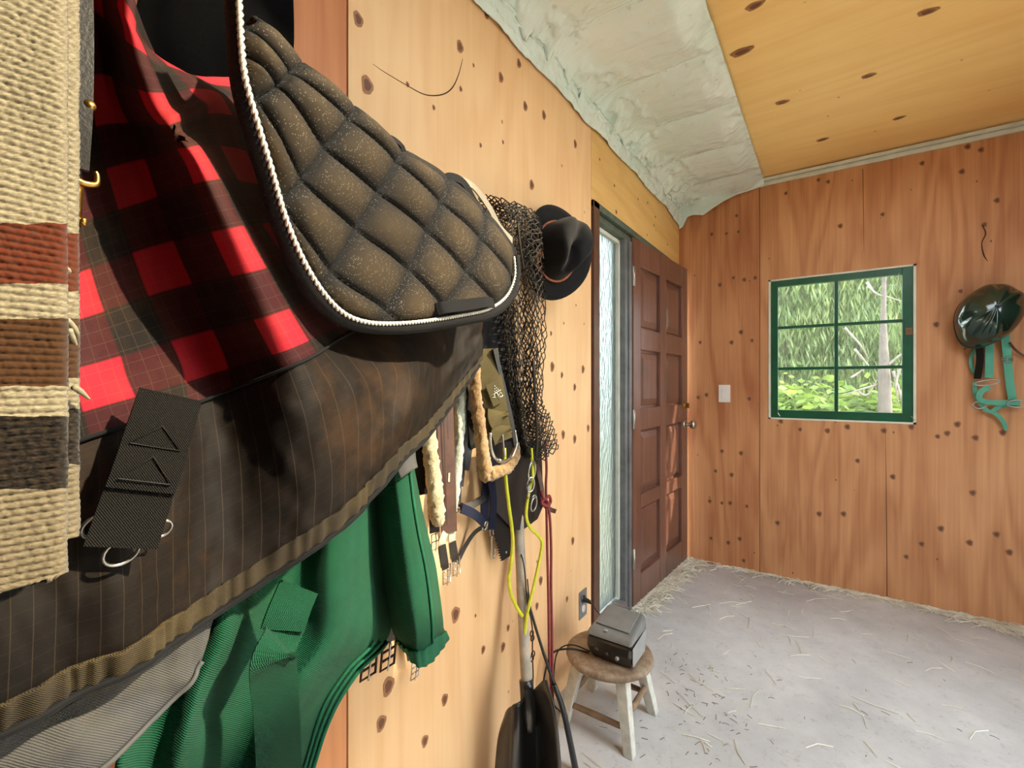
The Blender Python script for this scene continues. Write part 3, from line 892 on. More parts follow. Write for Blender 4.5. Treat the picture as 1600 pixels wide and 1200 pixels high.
PG = [  # (px, py, distance from wall) down the rug, one row per plaid repeat
    [(-60, -60, .25), (60, -60, .25), (140, -50, .22), (200, 30, .29), (255, 92, .25), (330, 120, .19), (470, 110, .15)],
    [(-70, 170, .27), (60, 170, .28), (165, 150, .20), (246, 168, .325), (328, 152, .245), (405, 175, .18), (540, 190, .14)],
    [(-50, 350, .29), (85, 325, .28), (205, 285, .215), (308, 252, .350), (372, 258, .24), (480, 285, .18), (600, 295, .14)],
    [(-30, 510, .30), (115, 465, .295), (252, 418, .22), (375, 392, .350), (447, 378, .245), (560, 372, .19), (670, 385, .15)],
    [(-10, 645, .31), (162, 600, .315), (315, 557, .24), (443, 520, .345), (538, 482, .205), (640, 452, .15), (735, 445, .13)],
    [(-10, 735, .32), (185, 668, .32), (330, 622, .265), (470, 565, .345), (562, 515, .205), (665, 482, .150), (748, 472, .13)],
]
vrow = [4.1, 3.05, 2.0, 1.0, 0.0, -0.55]
ucol = [-1, 0, 1, 2, 3, 4, 5]
nv, nu = 150, 200
G = upsample(PG, nv, nu)
Vv = _cr_weights(6, nv) @ np.array(vrow); Uu = _cr_weights(7, nu) @ np.array(ucol, dtype=float)
UVg = np.stack(np.meshgrid(Uu, Vv), -1)
P = lift(G)
wr = 0.010 * noise2(UVg[..., 0] * 1.6, UVg[..., 1] * 0.9, 12, 3)
# the pinched crease near the top of the lit ridge
d1 = np.hypot((G[..., 0] - 262) / 60, (G[..., 1] - 203) / 16)
crease = -0.005 * np.exp(-d1 ** 2) + 0.006 * np.exp(-(((G[..., 0] - 300) / 50) ** 2 + ((G[..., 1] - 190 + (G[..., 0] - 262) * .45) / 14) ** 2))
Pn = P + grid_normals(P) * (wr + crease)[..., None]
rug = thing('horse_rug', tuple(onx(300, 800, 0.26)), 'red and black plaid horse rug with a wide brown-black border', 'horse rug')
E0, U0 = run_left(Pn, UVg, .34, 24, 3.4, -.06)
# its upper edge is folded back over the pole
nt_ = 10
topm = np.clip(1 - (np.arange(E0.shape[1]) - 90) / 60, 0, 1)[None, :, None]
k_ = np.linspace(1, 0, nt_, endpoint=False)[:, None, None]
tgt = np.stack([np.full(E0.shape[1], .20), E0[0, :, 1], np.full(E0.shape[1], 1.80)], -1)[None]
fold_ = E0[:1] + (tgt - E0[:1]) * k_ * topm + np.concatenate([0.035 * np.sin(k_ * np.pi), 0 * k_, 0.0 * k_], -1) * topm
E1 = np.concatenate([fold_, E0], 0)
U1 = np.concatenate([U0[:1] + np.concatenate([0 * k_, 1.1 * k_], -1) * np.ones((1, U0.shape[1], 1)), U0], 0)
sheet('plaid_panel', E1, PLAID, rug, U1, 0.006)
BG = [
    [(a, b, c) for a, b, c in PG[5]],
    [(-20, 860, .335), (185, 795, .335), (345, 722, .285), (500, 640, .350), (632, 560, .235), (690, 530, .145), (753, 505, .125)],
    [(-20, 1000, .345), (190, 925, .350), (352, 838, .300), (515, 738, .340), (634, 648, .300), (694, 592, .180), (756, 535, .130)],
    [(-30, 1150, .335), (190, 1050, .335), (352, 945, .315), (512, 835, .330), (622, 728, .300), (692, 650, .195), (756, 560, .140)],
]
nv2 = 110
Gb = upsample(BG, nv2, nu)
vb = np.linspace(-0.55, -3.2, nv2)
UVb = np.stack(np.meshgrid(Uu, vb), -1)
Pb = lift(Gb)
fade = np.clip(np.linspace(0, 4, nv2), 0, 1)[:, None]
wb = 0.010 * noise2(UVb[..., 0] * 1.6, UVb[..., 1] * 0.9, 12, 3) + fade * (0.020 * noise2(UVb[..., 0] * 1.8 + UVb[..., 1] * .5, UVb[..., 1] * 0.35, 8, 3) + 0.006 * noise2(UVb[..., 0] * 5, UVb[..., 1] * 2.2, 18, 2))
Pbn = Pb + grid_normals(Pb) * wb[..., None]
E0, U0 = run_left(Pbn, UVb, .34, 24, 3.4, -.06)
border = sheet('border_panel', E0, RIPST, rug, U0, 0.006)
# bound hem: the last strip of the border turned up and stitched, a little proud
hem = Pbn[-12:] + grid_normals(Pbn)[-12:] * 0.004
HEMM = fabric('dark olive binding', srgb(52, 43, 28), 0.002, 0.4, 0.7, 0.6, srgb(110, 92, 50), 0.4, 'Object')
hs = np.linspace(0, 26, nu)
hem = hem + grid_normals(hem) * (0.0022 * np.sin(hs * 9 + 2 * np.sin(hs * 2.1)))[None, :, None]
E0, U0 = run_left(hem, UVb[-12:], .34, 24, 3.4, -.06)
sheet('hem_binding', E0, HEMM, rug, U0, 0.005)
ep = Pbn[-1][::4] + np.array([0.004, 0, -0.003])
v, f = tube_vf(ep, 0.004, 6); mk('edge_cord', v, f, BLKCLOTH, rug)
ep = Pb[0][::4] + grid_normals(Pb)[0][::4] * (wb[0][::4, None] + 0.003)
v, f = tube_vf(ep, 0.0022, 6); mk('seam', v, f, BLKCLOTH, rug)

# webbing strap with rings that hangs on the rug
s0, s1 = onx(268, 617, .352), onx(190, 856, .372)
ws = thing('webbing_strap', tuple(s1), 'black webbing strap with stitched triangles lying on the plaid rug', 'strap')
ax = (s1 - s0).normalized()
nrm = Vector((1, -.25, 0)).normalized()
pt = lambda k, o=0: s0.lerp(s1, k) + nrm * o
strap('webbing', [pt(0), pt(.3, .003), pt(.6, .004), pt(1)], 0.051, 0.003, nrm, BLKWEB, ws)
strap('folded_end', [pt(.02, .004), pt(.22, .006), pt(.40, .006)], 0.0505, 0.003, nrm, BLKWEB, ws)
strap('folded_end', [pt(.38, .010), pt(.55, .011), pt(.64, .008)], 0.0505, 0.003, nrm, BLKWEB, ws)
side = ax.cross(nrm).normalized()
THREAD = plain('dark thread', srgb(24, 22, 18), 0.7)
for k0, k1, o in ((.22, .36, .0085), (.42, .58, .0135)):
    a, b, c = pt(k0, o), pt(k1, o) + side * .019, pt(k1, o) - side * .019
    v, f = tube_vf([a, b, c], 0.0009, 5, True); mk('stitching', v, f, THREAD, ws, smooth=False)
for px, py, rr in ((152, 823, .0105), (252, 826, .0085), (190, 862, .013)):
    ring('ring', onx(px, py, .362 if py < 850 else .366), (0, 1, 0.1), (0.2, 0, 1), rr, rr * .9, .0016, STEEL, ws, 20, 6)

# black cloth hung behind the rug, seen at the top
PGk = [[(225, -60, .15), (300, -60, .17), (380, -60, .17), (460, -60, .15)], [(208, 60, .15), (290, 60, .17), (375, 60, .17), (460, 60, .15)],
       [(240, 150, .14), (310, 170, .15), (380, 190, .14), (450, 190, .12)], [(250, 330, .12), (320, 340, .12), (390, 350, .11), (450, 350, .10)]]
MATTE = fabric('matte black wool', srgb(7, 7, 8), 0.002, 0.3, 1.0, 0.4, None, 0, 'Object', 0.0)
MATTE.node_tree.nodes['Principled BSDF'].inputs['Specular IOR Level'].default_value = 0.05
Pk = lift(upsample(PGk, 40, 40))
Pk = Pk + grid_normals(Pk) * (0.02 * noise2(np.linspace(0, 4, 40)[None, :], np.linspace(0, 1.5, 40)[:, None], 91, 2))[..., None]
bk = sheet('black_cloth', Pk, MATTE, None, np.stack(np.meshgrid(np.linspace(0, .3, 40), np.linspace(0, .4, 40)), -1), .006)
tube('peg', [(0, .30, 1.80), (.10, .30, 1.80), (.185, .30, 1.81)], .008, BARW, bk, 8, 2)
tag(bk, 'plain black cloth hung between plaid rug and quilted pad', 'cloth')

# ------------------------------------------------------------------ striped wool saddle blanket at the left edge
def wool_mat(name, stops):
    q = NT(name)
    v = q.coord('UV'); sep = q.n('ShaderNodeSeparateXYZ'); q.l(v, sep.inputs[0])
    jit = q.math('MULTIPLY', q.math('SUBTRACT', q.noise(q.coord('UV', (90, 40, 1)), 1, 3), 0.5), 0.010)
    t = q.math('ADD', sep.outputs[1], jit)
    c = q.ramp(t, stops, 'CONSTANT')
    f = q.noise(q.coord('UV', (200, 230, 1)), 1, 5, 0.75)
    c = q.mix(q.ramp(f, [(0.38, (.95, .95, .95, 1)), (0.60, (0, 0, 0, 1))]), c, q.mix(0.62, c, srgb(70, 56, 40)), 'MIX')
    return q.set(color=c, rough=0.95, sheen=0.1, normal=q.bump(f, 0.5, 0.0012), spec=0.1)
CREAM, RUST, BRN, BLK, OAT = srgb(150, 140, 114), srgb(92, 36, 17), srgb(68, 40, 18), srgb(12, 13, 14), srgb(126, 115, 92)
yy = lambda py: (py + 80) / 1000.0
WOOL = wool_mat('striped wool weave', [(0, CREAM), (yy(348), RUST), (yy(441), CREAM), (yy(497), BRN), (yy(600), CREAM), (yy(648), BLK), (yy(762), OAT)])
WOOL2 = wool_mat('striped wool weave, back layer', [(0, CREAM), (yy(365), RUST), (yy(455), CREAM), (yy(498), BRN), (yy(588), CREAM), (yy(636), BLK), (yy(722), OAT)])
def wool_layer(name, mat, par, px1, yend, x0, amp, bot, nr=620, nc=90):
    pxs = np.linspace(-150, px1, nc); pys = np.linspace(-80, yend, nr)
    GX, GY = np.meshgrid(pxs, pys)
    GY = GY + (GX - px1) * bot * np.linspace(0, 1, nr)[:, None] ** 4
    X = np.full_like(GX, x0)
    GX = GX + 3.0 * noise2(GY / 22, GX * 0, 61, 2) * np.clip((GX - px1 + 40) / 40, 0, 1)
    e = np.clip((GX - (px1 - 22)) / 22, 0, 1)
    X = X - 0.012 * (1 - np.sqrt(np.clip(1 - e ** 2, 0, 1)))
    X = X + 0.010 * noise2(GX / 160, GY / 300, 40, 2)
    P = lift(np.stack([GX, GY, X], -1))
    L = P[..., 2] / 0.0050
    row = np.floor(L)
    ribs = np.abs(np.sin(np.pi * L)) ** 0.6
    cols = np.abs(np.sin(np.pi * (P[..., 1] / 0.0068 + 0.5 * (row % 2) + 0.25 * np.sin(row * 1.7)))) ** 0.5
    P = P + grid_normals(lift(np.stack([GX, GY, np.full_like(GX, x0)], -1))) * (amp * (ribs * (0.45 + 0.55 * cols) + 0.5 * noise2(P[..., 1] * 700, P[..., 2] * 500, 3, 2)))[..., None]
    uv = np.stack([P[..., 1], (GY + 80) / 1000.0], -1)
    P, uv = run_left(P, uv, .30, 30, .30, -.05)
    return sheet(name, P, mat, par, uv, 0.008)
wb_ = thing('saddle_blanket', tuple(onx(30, 900, .42)), 'thick striped wool saddle blanket, cream, rust, brown and black', 'blanket')
wool_layer('front_layer', WOOL, wb_, 106, 893, .425, .0022, -0.32)
wool_layer('back_layer', WOOL2, wb_, 124, 838, .398, .0022, -0.2, 560, 90)
FRINGE = plain('cream yarn', CREAM, 0.95)
for a in (((104, 500), (112, 508), (120, 520), (121, 528)), ((108, 515), (113, 528), (120, 540)), ((115, 605), (126, 612), (140, 624)), ((100, 420), (106, 423), (105, 430))):
    tube('loose_yarn', [onx(x, y, .415 - .004 * i) for i, (x, y) in enumerate(a)], [.0022, .0022, .0008], FRINGE, wb_, 6, 5)

# brass snap and black strap between the blanket and the rug
sn = thing('lead_strap', tuple(onx(122, 375, .372)), 'black leather lead strap ending in an old brass snap beside the wool blanket', 'strap')
LEATHB = plain('black leather', srgb(30, 27, 24), 0.42, var=0.3, scale=30, bump=0.3)
strap('strap', [onx(122, -60, .36), onx(124, 60, .37), onx(122, 170, .375), onx(116, 262, .375)], 0.018, 0.004, (1, -.2, 0), LEATHB, sn)
lathe('rivet', [(.0005, 0), (.0045, 0), (.004, .002), (.0005, .003)], onx(140, 165, .376), (1, -.2, 0), BRASS, sn, 12)
tube('snap_hook', [onx(103, 279, .378), onx(120, 282, .380), onx(133, 287, .380), onx(150, 288, .380), onx(152, 275, .380), onx(149, 268, .380)], [.0032, .003, .0026, .0024, .002, .0016], BRASS, sn, 8, 5)
tube('snap_barrel', [onx(117, 292, .378), onx(116, 318, .379), onx(113, 352, .379)], [.0055, .005, .0055], BRASS, sn, 10, 3)
tube('snap_thumb', [onx(112, 350, .380), onx(124, 346, .382), onx(130, 350, .383), onx(130, 342, .383)], [.003, .0022, .0026, .0026], BRASS, sn, 8, 4)
lathe('snap_tip', [(.0004, 0), (.004, .001), (.0045, .004), (.001, .007)], onx(110, 368, .378), (0, 0, 1), BRASS, sn, 10)

# ------------------------------------------------------------------ quilted black saddle pad
def pad_mat():
    q = NT('dusty black quilted cotton')
    v = q.coord()
    n = q.noise(v, 7, 7, 0.65); s = q.noise(v, 950, 2, 0.8)
    g = q.n('ShaderNodeNewGeometry'); sp = q.n('ShaderNodeSeparateXYZ'); q.l(g.outputs['Normal'], sp.inputs[0])
    at = q.n('ShaderNodeAttribute', attribute_name='dust')
    dd = q.math('MULTIPLY', q.math('POWER', at.outputs['Fac'], 2.2), q.ramp(n, [(0.28, (.55, .55, .55, 1)), (0.62, (1, 1, 1, 1))]))  # tan dust on the puffs; shade of the seams painted in as black
    c = q.mix(dd, srgb(15, 15, 16), srgb(70, 57, 38))
    vo = q.n('ShaderNodeTexVoronoi'); vo.inputs['Scale'].default_value = 480.0; q.l(v, vo.inputs['Vector'])
    hs = q.n('ShaderNodeSeparateColor'); q.l(vo.outputs['Color'], hs.inputs[0])
    fl = q.math('MULTIPLY', q.ramp(vo.outputs['Distance'], [(0.22, (1, 1, 1, 1)), (0.34, (0, 0, 0, 1))]), q.math('GREATER_THAN', hs.outputs[0], 0.66))
    fl = q.math('MULTIPLY', fl, q.ramp(q.noise(v, 9, 4), [(0.35, (.2, .2, .2, 1)), (0.6, (1, 1, 1, 1))]))
    c = q.mix(q.math('MULTIPLY', fl, 0.75), c, srgb(150, 144, 132))
    return q.set(color=c, rough=0.85, normal=q.bump(s, 0.25, 0.0008), spec=0.25)
PADM = pad_mat()
NODES = [
    [(130, -90), (318, 92), (524, 262), (716, 428), (900, 545), (1045, 672), (1168, 835), (1268, 990)],
    [(150, -60), (330, 120), (530, 285), (712, 452), (892, 565), (1035, 692), (1160, 850), (1260, 1000)],
    [(100, -40), (275, 140), (505, 320), (690, 485), (865, 645), (1020, 785), (1145, 935), (1240, 1080)],
    [(40, 20), (225, 190), (410, 430), (620, 605), (810, 755), (965, 915), (1090, 1050), (1190, 1190)],
    [(0, 60), (145, 240), (320, 555), (530, 745), (740, 905), (875, 1050), (1000, 1190), (1100, 1320)],
    [(-60, 100), (80, 310), (245, 640), (435, 910), (655, 1065), (790, 1210), (910, 1340), (1010, 1450)],
    [(-120, 150), (20, 400), (170, 730), (345, 1070), (570, 1225), (700, 1370), (820, 1490), (920, 1600)]]
cpx = lambda x, y: (340 + x / 2.5, 60 + y / 2.5)
pad_x = lambda a, b: 0.368 - 0.015 * b + 0.004 * a - (0.085 if a == 0 else 0.018 if a == 1 else 0.0) + 0.010 * math.sin(b * 1.1)
CT = [[cpx(*NODES[a][b]) + (pad_x(a, b),) for b in range(8)] for a in range(7)]
SUB = 22
nva, nub = 6 * SUB + 1, 7 * SUB + 1
Gp = upsample(CT, nva, nub)
Pp = lift(Gp)
fa = np.linspace(0, 6, nva)[:, None]; fb = np.linspace(0, 7, nub)[None, :]
puff = (np.abs(np.sin(np.pi * fa)) * np.abs(np.sin(np.pi * fb))) ** 0.36
puff = puff * np.where(fa < 1, 0.5, 1.0)
seamwr = 0.0012 * np.sin(fb * 70 + 4 * np.sin(fa * 9)) * np.exp(-(np.abs(np.sin(np.pi * fa)) / 0.25) ** 2) + 0.0012 * np.sin(fa * 75 + 3 * np.sin(fb * 8)) * np.exp(-(np.abs(np.sin(np.pi * fb)) / 0.25) ** 2)
def polydist(x, y, path):
    d = np.full(x.shape, 1e9)
    for (x1, y1), (x2, y2) in zip(path[:-1], path[1:]):
        L2 = (x2 - x1) ** 2 + (y2 - y1) ** 2 + 1e-9
        t = np.clip(((x - x1) * (x2 - x1) + (y - y1) * (y2 - y1)) / L2, 0, 1)
        d = np.minimum(d, np.hypot(x - x1 - t * (x2 - x1), y - y1 - t * (y2 - y1)))
    return d
edgef = np.clip(polydist(Gp[..., 0], Gp[..., 1], [(340 + a / 2.5, 60 + b / 2.5) for a, b in [tuple(p) for p in catmull([Vector((a, b, 0)) for a, b in [(85, -180), (95, 20), (110, 150), (150, 300), (210, 500), (265, 690), (330, 850), (400, 970), (480, 1060), (560, 1100), (660, 1112), (800, 1103), (950, 1080), (1060, 1055), (1130, 1005), (1162, 930), (1160, 850)]], 4)[:, :2]]]) / 16, 0, 1) ** 0.5
Npad = grid_normals(Pp)
dpad = 0.0165 * puff * edgef + seamwr + 0.002 * noise2(fa * 4, fb * 4, 6, 2)
Ppd = Pp + Npad * dpad[..., None]
POLY = [(85, -180), (95, 20), (110, 150), (150, 300), (210, 500), (265, 690), (330, 850), (400, 970), (480, 1060), (560, 1100), (660, 1112), (800, 1103), (950, 1080), (1060, 1055), (1130, 1005), (1162, 930), (1160, 850)]
POLYT = POLY + [(1230, 760), (1000, 480), (700, 250), (400, 20), (280, -180)]
def inside(x, y, poly):
    c = np.zeros(x.shape, dtype=bool)
    n = len(poly)
    for i in range(n):
        (x1, y1), (x2, y2) = poly[i], poly[(i + 1) % n]
        if y1 == y2: continue
        c ^= ((y1 > y) != (y2 > y)) & (x < (x2 - x1) * (y - y1) / (y2 - y1) + x1)
    return c
polysm = [tuple(p) for p in catmull([Vector((a, b, 0)) for a, b in POLY], 8)[:, :2]]
polytest = [cpx(*p) for p in polysm + POLYT[len(POLY):]]
fcx = (Gp[:-1, :-1, 0] + Gp[1:, 1:, 0]) / 2; fcy = (Gp[:-1, :-1, 1] + Gp[1:, 1:, 1]) / 2
mask = inside(fcx, fcy, polytest)
pad = thing('saddle_pad', tuple(onx(560, 530, .33)), 'black diamond-quilted saddle pad with white rope piping', 'saddle pad')
sheet('quilted_panel', Ppd, PADM, pad, None, 0.012, mask, attr=np.clip(puff, 0, 1) * np.ones_like(dpad))
# depth of the pad anywhere along its rim
A = np.array([[1, x, y, x * y, x * x, y * y] for r_ in CT[2:] for x, y, z in r_]); bb = np.array([z for r_ in CT[2:] for x, y, z in r_])
co = np.linalg.lstsq(A, bb, rcond=None)[0]
rimx = lambda x, y: float(np.dot(co, [1, x, y, x * y, x * x, y * y]))
def rim(cx, cy, o=0.0):
    x, y = cpx(cx, cy)
    return onx(x, y, rimx(x, y) + o)
OUTER = [(44, -180), (58, 20), (70, 170), (106, 320), (166, 520), (222, 710), (290, 880), (362, 1010), (452, 1096), (560, 1140), (680, 1152), (810, 1143), (960, 1118), (1080, 1088), (1152, 1022), (1176, 940), (1172, 850)]
ri = catmull([rim(a + 4, b - 4, .006) for a, b in POLY], 8); ro = catmull([rim(a, b, -.004) for a, b in OUTER], 8); rb = catmull([rim(a + 10, b - 10, -.018) for a, b in POLY], 8)
rm = (ri + ro) / 2 + np.array([.006, 0, 0])
BIND = fabric('black twill binding', srgb(30, 30, 30), 0.0018, 0.2, 0.7, 0.9, None, 0, 'Object')
sheet('binding', np.stack([rb - np.array([.004, 0, 0]), ro - np.array([.007, 0, 0]), ro, rm, ri], 0), BIND, pad, None, 0.002)
# rope piping: two strands laid round each other
cord = catmull([rim(a - 2, b + 3, .010) for a, b in POLY], 24)
T_, N_, B_ = frames(cord, up0=(1, 0, 0))
seglen = np.concatenate([[0], np.cumsum(np.linalg.norm(np.diff(cord, axis=0), axis=1))])
ROPE = plain('silver white cord', srgb(226, 222, 208), 0.5, var=0.1, scale=60)
nn = 900
sl_ = np.linspace(0, seglen[-1], nn)
it = lambda A_: np.stack([np.interp(sl_, seglen, A_[:, k]) for k in range(3)], 1)
c_, n_, b_ = it(cord), it(N_), it(B_)
pip = []
for ph in (0, math.pi):
    a = sl_ / 0.0075 * 2 * math.pi / 2 + ph
    pip.append(tube_vf(c_ + 0.0017 * (np.cos(a)[:, None] * n_ + np.sin(a)[:, None] * b_), 0.0019, 5))
v, f = merge(pip); mk('rope_piping', v, f, ROPE, pad)
# girth loop, tab and billet straps
strap('girth_loop', [rim(856, 1058, .012), rim(890, 1050, .022), rim(960, 1042, .024), rim(1045, 1030, .022), rim(1078, 1034, .010)], 0.021, 0.003, (1, -.5, .1), BLKCLOTH, pad)
strap('tab', [rim(668, 440, -.02), rim(664, 402, -.03), rim(690, 398, -.035), rim(716, 425, -.04), rim(712, 470, -.04)], 0.016, 0.003, (1, -.3, .4), BLKCLOTH, pad)
strap('billet_strap', [rim(880, 560, -.05), rim(915, 543, -.05), rim(965, 570, -.045), rim(1020, 670, -.04), rim(1080, 745, -.035), rim(1145, 815, -.03), rim(1160, 880, -.03)], 0.020, 0.003, (1, -.3, .3), BLKCLOTH, pad)
GREYW = fabric('worn grey webbing', srgb(150, 140, 122), 0.002, 0.2, 0.7, 0.6)
strap('billet_strap', [rim(930, 545, -.058), rim(1000, 580, -.058), rim(1060, 660, -.05), rim(1100, 735, -.045), rim(1150, 790, -.04)], 0.018, 0.003, (1, -.3, .3), GREYW, pad)

# ------------------------------------------------------------------ green canvas rug below
GREENC = fabric('green canvas', srgb(9, 78, 52), 0.0030, 0.22, 0.8, 0.8, srgb(30, 92, 36), 0.35, 'UV')
GREYC = fabric('grey ballistic weave', srgb(78, 78, 80), 0.0028, 0.18, 0.6, 0.5, srgb(112, 104, 70), 0.4, 'UV')
green = thing('canvas_rug', tuple(onx(480, 1240, .2)), 'green canvas horse rug with grey trim hanging below the plaid rug', 'horse rug')
Lb = [(300, 890), (255, 960), (232, 1020), (215, 1080), (205, 1130), (195, 1190), (188, 1250)]
Rb = [(602, 715), (607, 860), (611, 985), (557, 1050), (519, 1110), (492, 1180), (470, 1250)]
fx = [(0, .265), (.14, .235), (.30, .270), (.45, .205), (.60, .19), (.74, .235), (.86, .215), (1, .135)]
GC = [[(l[0] + (r[0] - l[0]) * t, l[1] + (r[1] - l[1]) * t, x) for t, x in fx] for l, r in zip(Lb, Rb)]
nv3, nu3 = 110, 130
Gg = upsample(GC, nv3, nu3); Pg = lift(Gg)
uvg = np.stack([Pg[..., 1], Pg[..., 2]], -1)
tg = np.linspace(0, 1, nu3)[None, :]; rg = np.linspace(0, 1, nv3)[:, None]
Pgn = Pg + grid_normals(Pg) * (0.016 * noise2(tg * 5 + rg * 0.8, rg * 1.6, 27, 3) + .004 * noise2(tg * 14, rg * 6, 28, 2))[..., None]
sheet('main_panel', Pgn, GREENC, green, uvg, .006)
GREEND = fabric('green hem tape', srgb(22, 98, 66), 0.002, 0.25, 0.8, 0.7, srgb(60, 150, 110), 0.4, 'Object')
for o_, rr in ((0, .0042), (3, .0030), (6, .0030)):
    e = Pgn[40:, -1 - o_] + np.array([.004, 0, 0]); v, f = tube_vf(e[::2], rr, 6); mk('hem_cord', v, f, GREEND, green)
SL = [[(575, 690, .14), (596, 690, .20), (618, 695, .225), (640, 700, .205), (653, 712, .12)],
      [(586, 800, .14), (604, 797, .20), (627, 795, .238), (651, 795, .21), (668, 800, .12)],
      [(599, 900, .13), (618, 900, .205), (642, 895, .243), (668, 888, .215), (685, 885, .12)],
      [(611, 980, .12), (627, 987, .20), (652, 985, .248), (680, 965, .22), (697, 965, .12)],
      [(626, 1010, .13), (640, 1024, .20), (659, 1042, .238), (684, 1024, .212), (699, 998, .13)]]
Gs = upsample(SL, 90, 70); Ps = lift(Gs)
tt = np.linspace(0, 1, 70)[None, :]; rr_ = np.linspace(0, 1, 90)[:, None]
flapn = 0.010 * np.clip((tt - .68) * 14, 0, 1) * np.clip((1 - rr_) * 6, 0, 1)
Psn = Ps + grid_normals(Ps) * (0.012 * noise2(tt * 4, rr_ * 2, 55, 3) - flapn)[..., None]
sheet('shoulder_flap', Psn, GREENC, green, np.stack([Ps[..., 1], Ps[..., 2]], -1), .006)
hb = Psn[-11:] + grid_normals(Psn)[-11:] * .004
hb = hb + grid_normals(hb) * (.0018 * np.sin(np.linspace(0, 60, 70)))[None, :, None]
sheet('flap_hem', hb, GREEND, green, None, .004)
v, f = tube_vf((Psn[2:80, 47] + np.array([.003, 0, 0]))[::2], .003, 6); mk('flap_seam', v, f, GREEND, green)
GT = [[(-40, 1170, .30), (100, 1108, .30), (200, 1040, .30), (290, 982, .295), (345, 938, .285)],
      [(-20, 1230, .295), (110, 1160, .30), (215, 1085, .288), (283, 1038, .292), (332, 975, .28)],
      [(10, 1290, .285), (140, 1210, .29), (235, 1120, .28), (295, 1068, .285), (312, 1030, .278)]]
Gt = upsample(GT, 40, 80); Pt = lift(Gt)
Pt = Pt + grid_normals(Pt) * (0.010 * noise2(np.linspace(0, 6, 80)[None, :], np.linspace(0, 2, 40)[:, None], 31, 2))[..., None]
E0, U0 = run_left(Pt, np.stack([Pt[..., 1], Pt[..., 2]], -1), .25, 16, .25, -.05)
sheet('grey_trim', E0, GREYC, green, U0, .005)
v, f = tube_vf(Pt[-1][::2] + np.array([.003, 0, 0]), .0028, 6); mk('trim_piping', v, f, GREYC, green)
G2 = [[(612, 700, .235), (636, 695, .235), (648, 690, .22)], [(616, 722, .245), (636, 716, .25), (650, 716, .225)], [(626, 748, .25), (640, 738, .252), (653, 730, .225)]]
P2 = lift(upsample(G2, 12, 12)); sheet('grey_trim', P2, GREYC, green, np.stack([P2[..., 1], P2[..., 2]], -1), .004)
GWEB = fabric('green webbing', srgb(8, 78, 50), 0.0026, 0.15, 0.7, 1.0)
strap('surcingle', [onx(468, 917, .285), onx(452, 955, .292), onx(440, 990, .295), onx(430, 1026, .315), onx(428, 1050, .300), onx(432, 1100, .292), onx(436, 1180, .290), onx(438, 1260, .285)], [.058, .057, .056, .055, .055, .054, .054, .054], .003, (1, -.25, 0), GWEB, green, 8)
strap('surcingle_end', [onx(466, 919, .290), onx(452, 955, .297), onx(442, 985, .299)], .056, .003, (1, -.25, 0), GWEB, green)
# ------------------------------------------------------------------ tack hung along the left wall
def fleece(name, c0, c1):
    q = NT(name)
    v = q.coord(); f = q.noise(v, 120, 6, 0.75); g = q.noise(v, 14, 4)
    c = q.ramp(q.math('ADD', q.math('MULTIPLY', f, .6), q.math('MULTIPLY', g, .4)), [(0.36, c0), (0.6, c1)])
    return q.set(color=c, rough=0.95, sheen=0.5, normal=q.bump(f, 0.9, 0.006), spec=0.1)
FL_CREAM = fleece('cream fleece', srgb(168, 138, 84), srgb(226, 212, 172))
FL_MINT = fleece('pale green fleece', srgb(150, 160, 136), srgb(214, 216, 196))
FL_BROWN = fleece('tan fleece', srgb(110, 76, 40), srgb(186, 148, 96))
LEATHR = plain('brown leather', srgb(84, 54, 40), 0.5, var=0.3, scale=25, bump=0.3)
ELAST = fabric('pale elastic', srgb(186, 182, 160), 0.0016, 0.15, 0.8, 0.6)
OLIVE = fabric('olive webbing', srgb(96, 84, 50), 0.0022, 0.25, 0.75, 0.8)
NAVY = fabric('navy webbing', srgb(22, 28, 54), 0.002, 0.2, 0.7, 0.7)
DKBR = plain('dark bronze', srgb(70, 48, 34), 0.45, 0.6, 0.2)
BLADE = plain('blackened steel', srgb(34, 32, 31), 0.4, 0.5, 0.3, 20)
SHEATH = plain('dark brown sheath leather', srgb(34, 25, 19), 0.55, var=0.35, scale=18, bump=0.4)

def fleece_roll(name, pts, r, mat, par, seed, flat=0.7):
    P = catmull(pts, 14)
    rr = np.interp(np.linspace(0, 1, len(P)), np.linspace(0, 1, len(r)), r)
    v, f = tube_vf(P, rr, 20)
    v = np.array([tuple(p) for p in v])
    rng = np.random.default_rng(seed)
    cen = np.repeat(P, 20, 0)
    d = v - cen
    d *= (1 + 0.30 * noise2(v[:, 1] * 150 + v[:, 0] * 90, v[:, 2] * 130, seed, 3) * 2 + 0.10 * (rng.random(len(v)) - .5))[:, None]
    return mk(name, cen + d, f, mat, par)

def buckle(name, c, w, h, par, mat=STEEL, ax=(0, 1, 0), ay=(0, 0, 1), prong=True, bars=1, r=0.0018):
    """rectangular roller buckle: frame, cross bars as one casting, prong as its own part"""
    c, ax, ay = Vector(c), Vector(ax).normalized(), Vector(ay).normalized()
    parts = [tube_vf([c + ax * (sx * w / 2) + ay * (sy * h / 2) for sx, sy in ((-1, -1), (1, -1), (1, 1), (-1, 1))], r, 6, True)]
    for k in range(bars):
        z = -h / 2 + h * (k + 1) / (bars + 1)
        parts.append(tube_vf([c - ax * w / 2 + ay * z, c + ax * w / 2 + ay * z], r * .9, 6))
    v, f = merge(parts)
    o = mk(name, v, f, mat, par)
    if prong:
        n = ax.cross(ay)
        tube('prong', [c + ay * (h * .48) + n * .001, c + n * .004, c - ay * (h * .62) + n * .002], r * .75, STEEL, o, 6, 4)
    return o
NX = (1, -.45, 0)

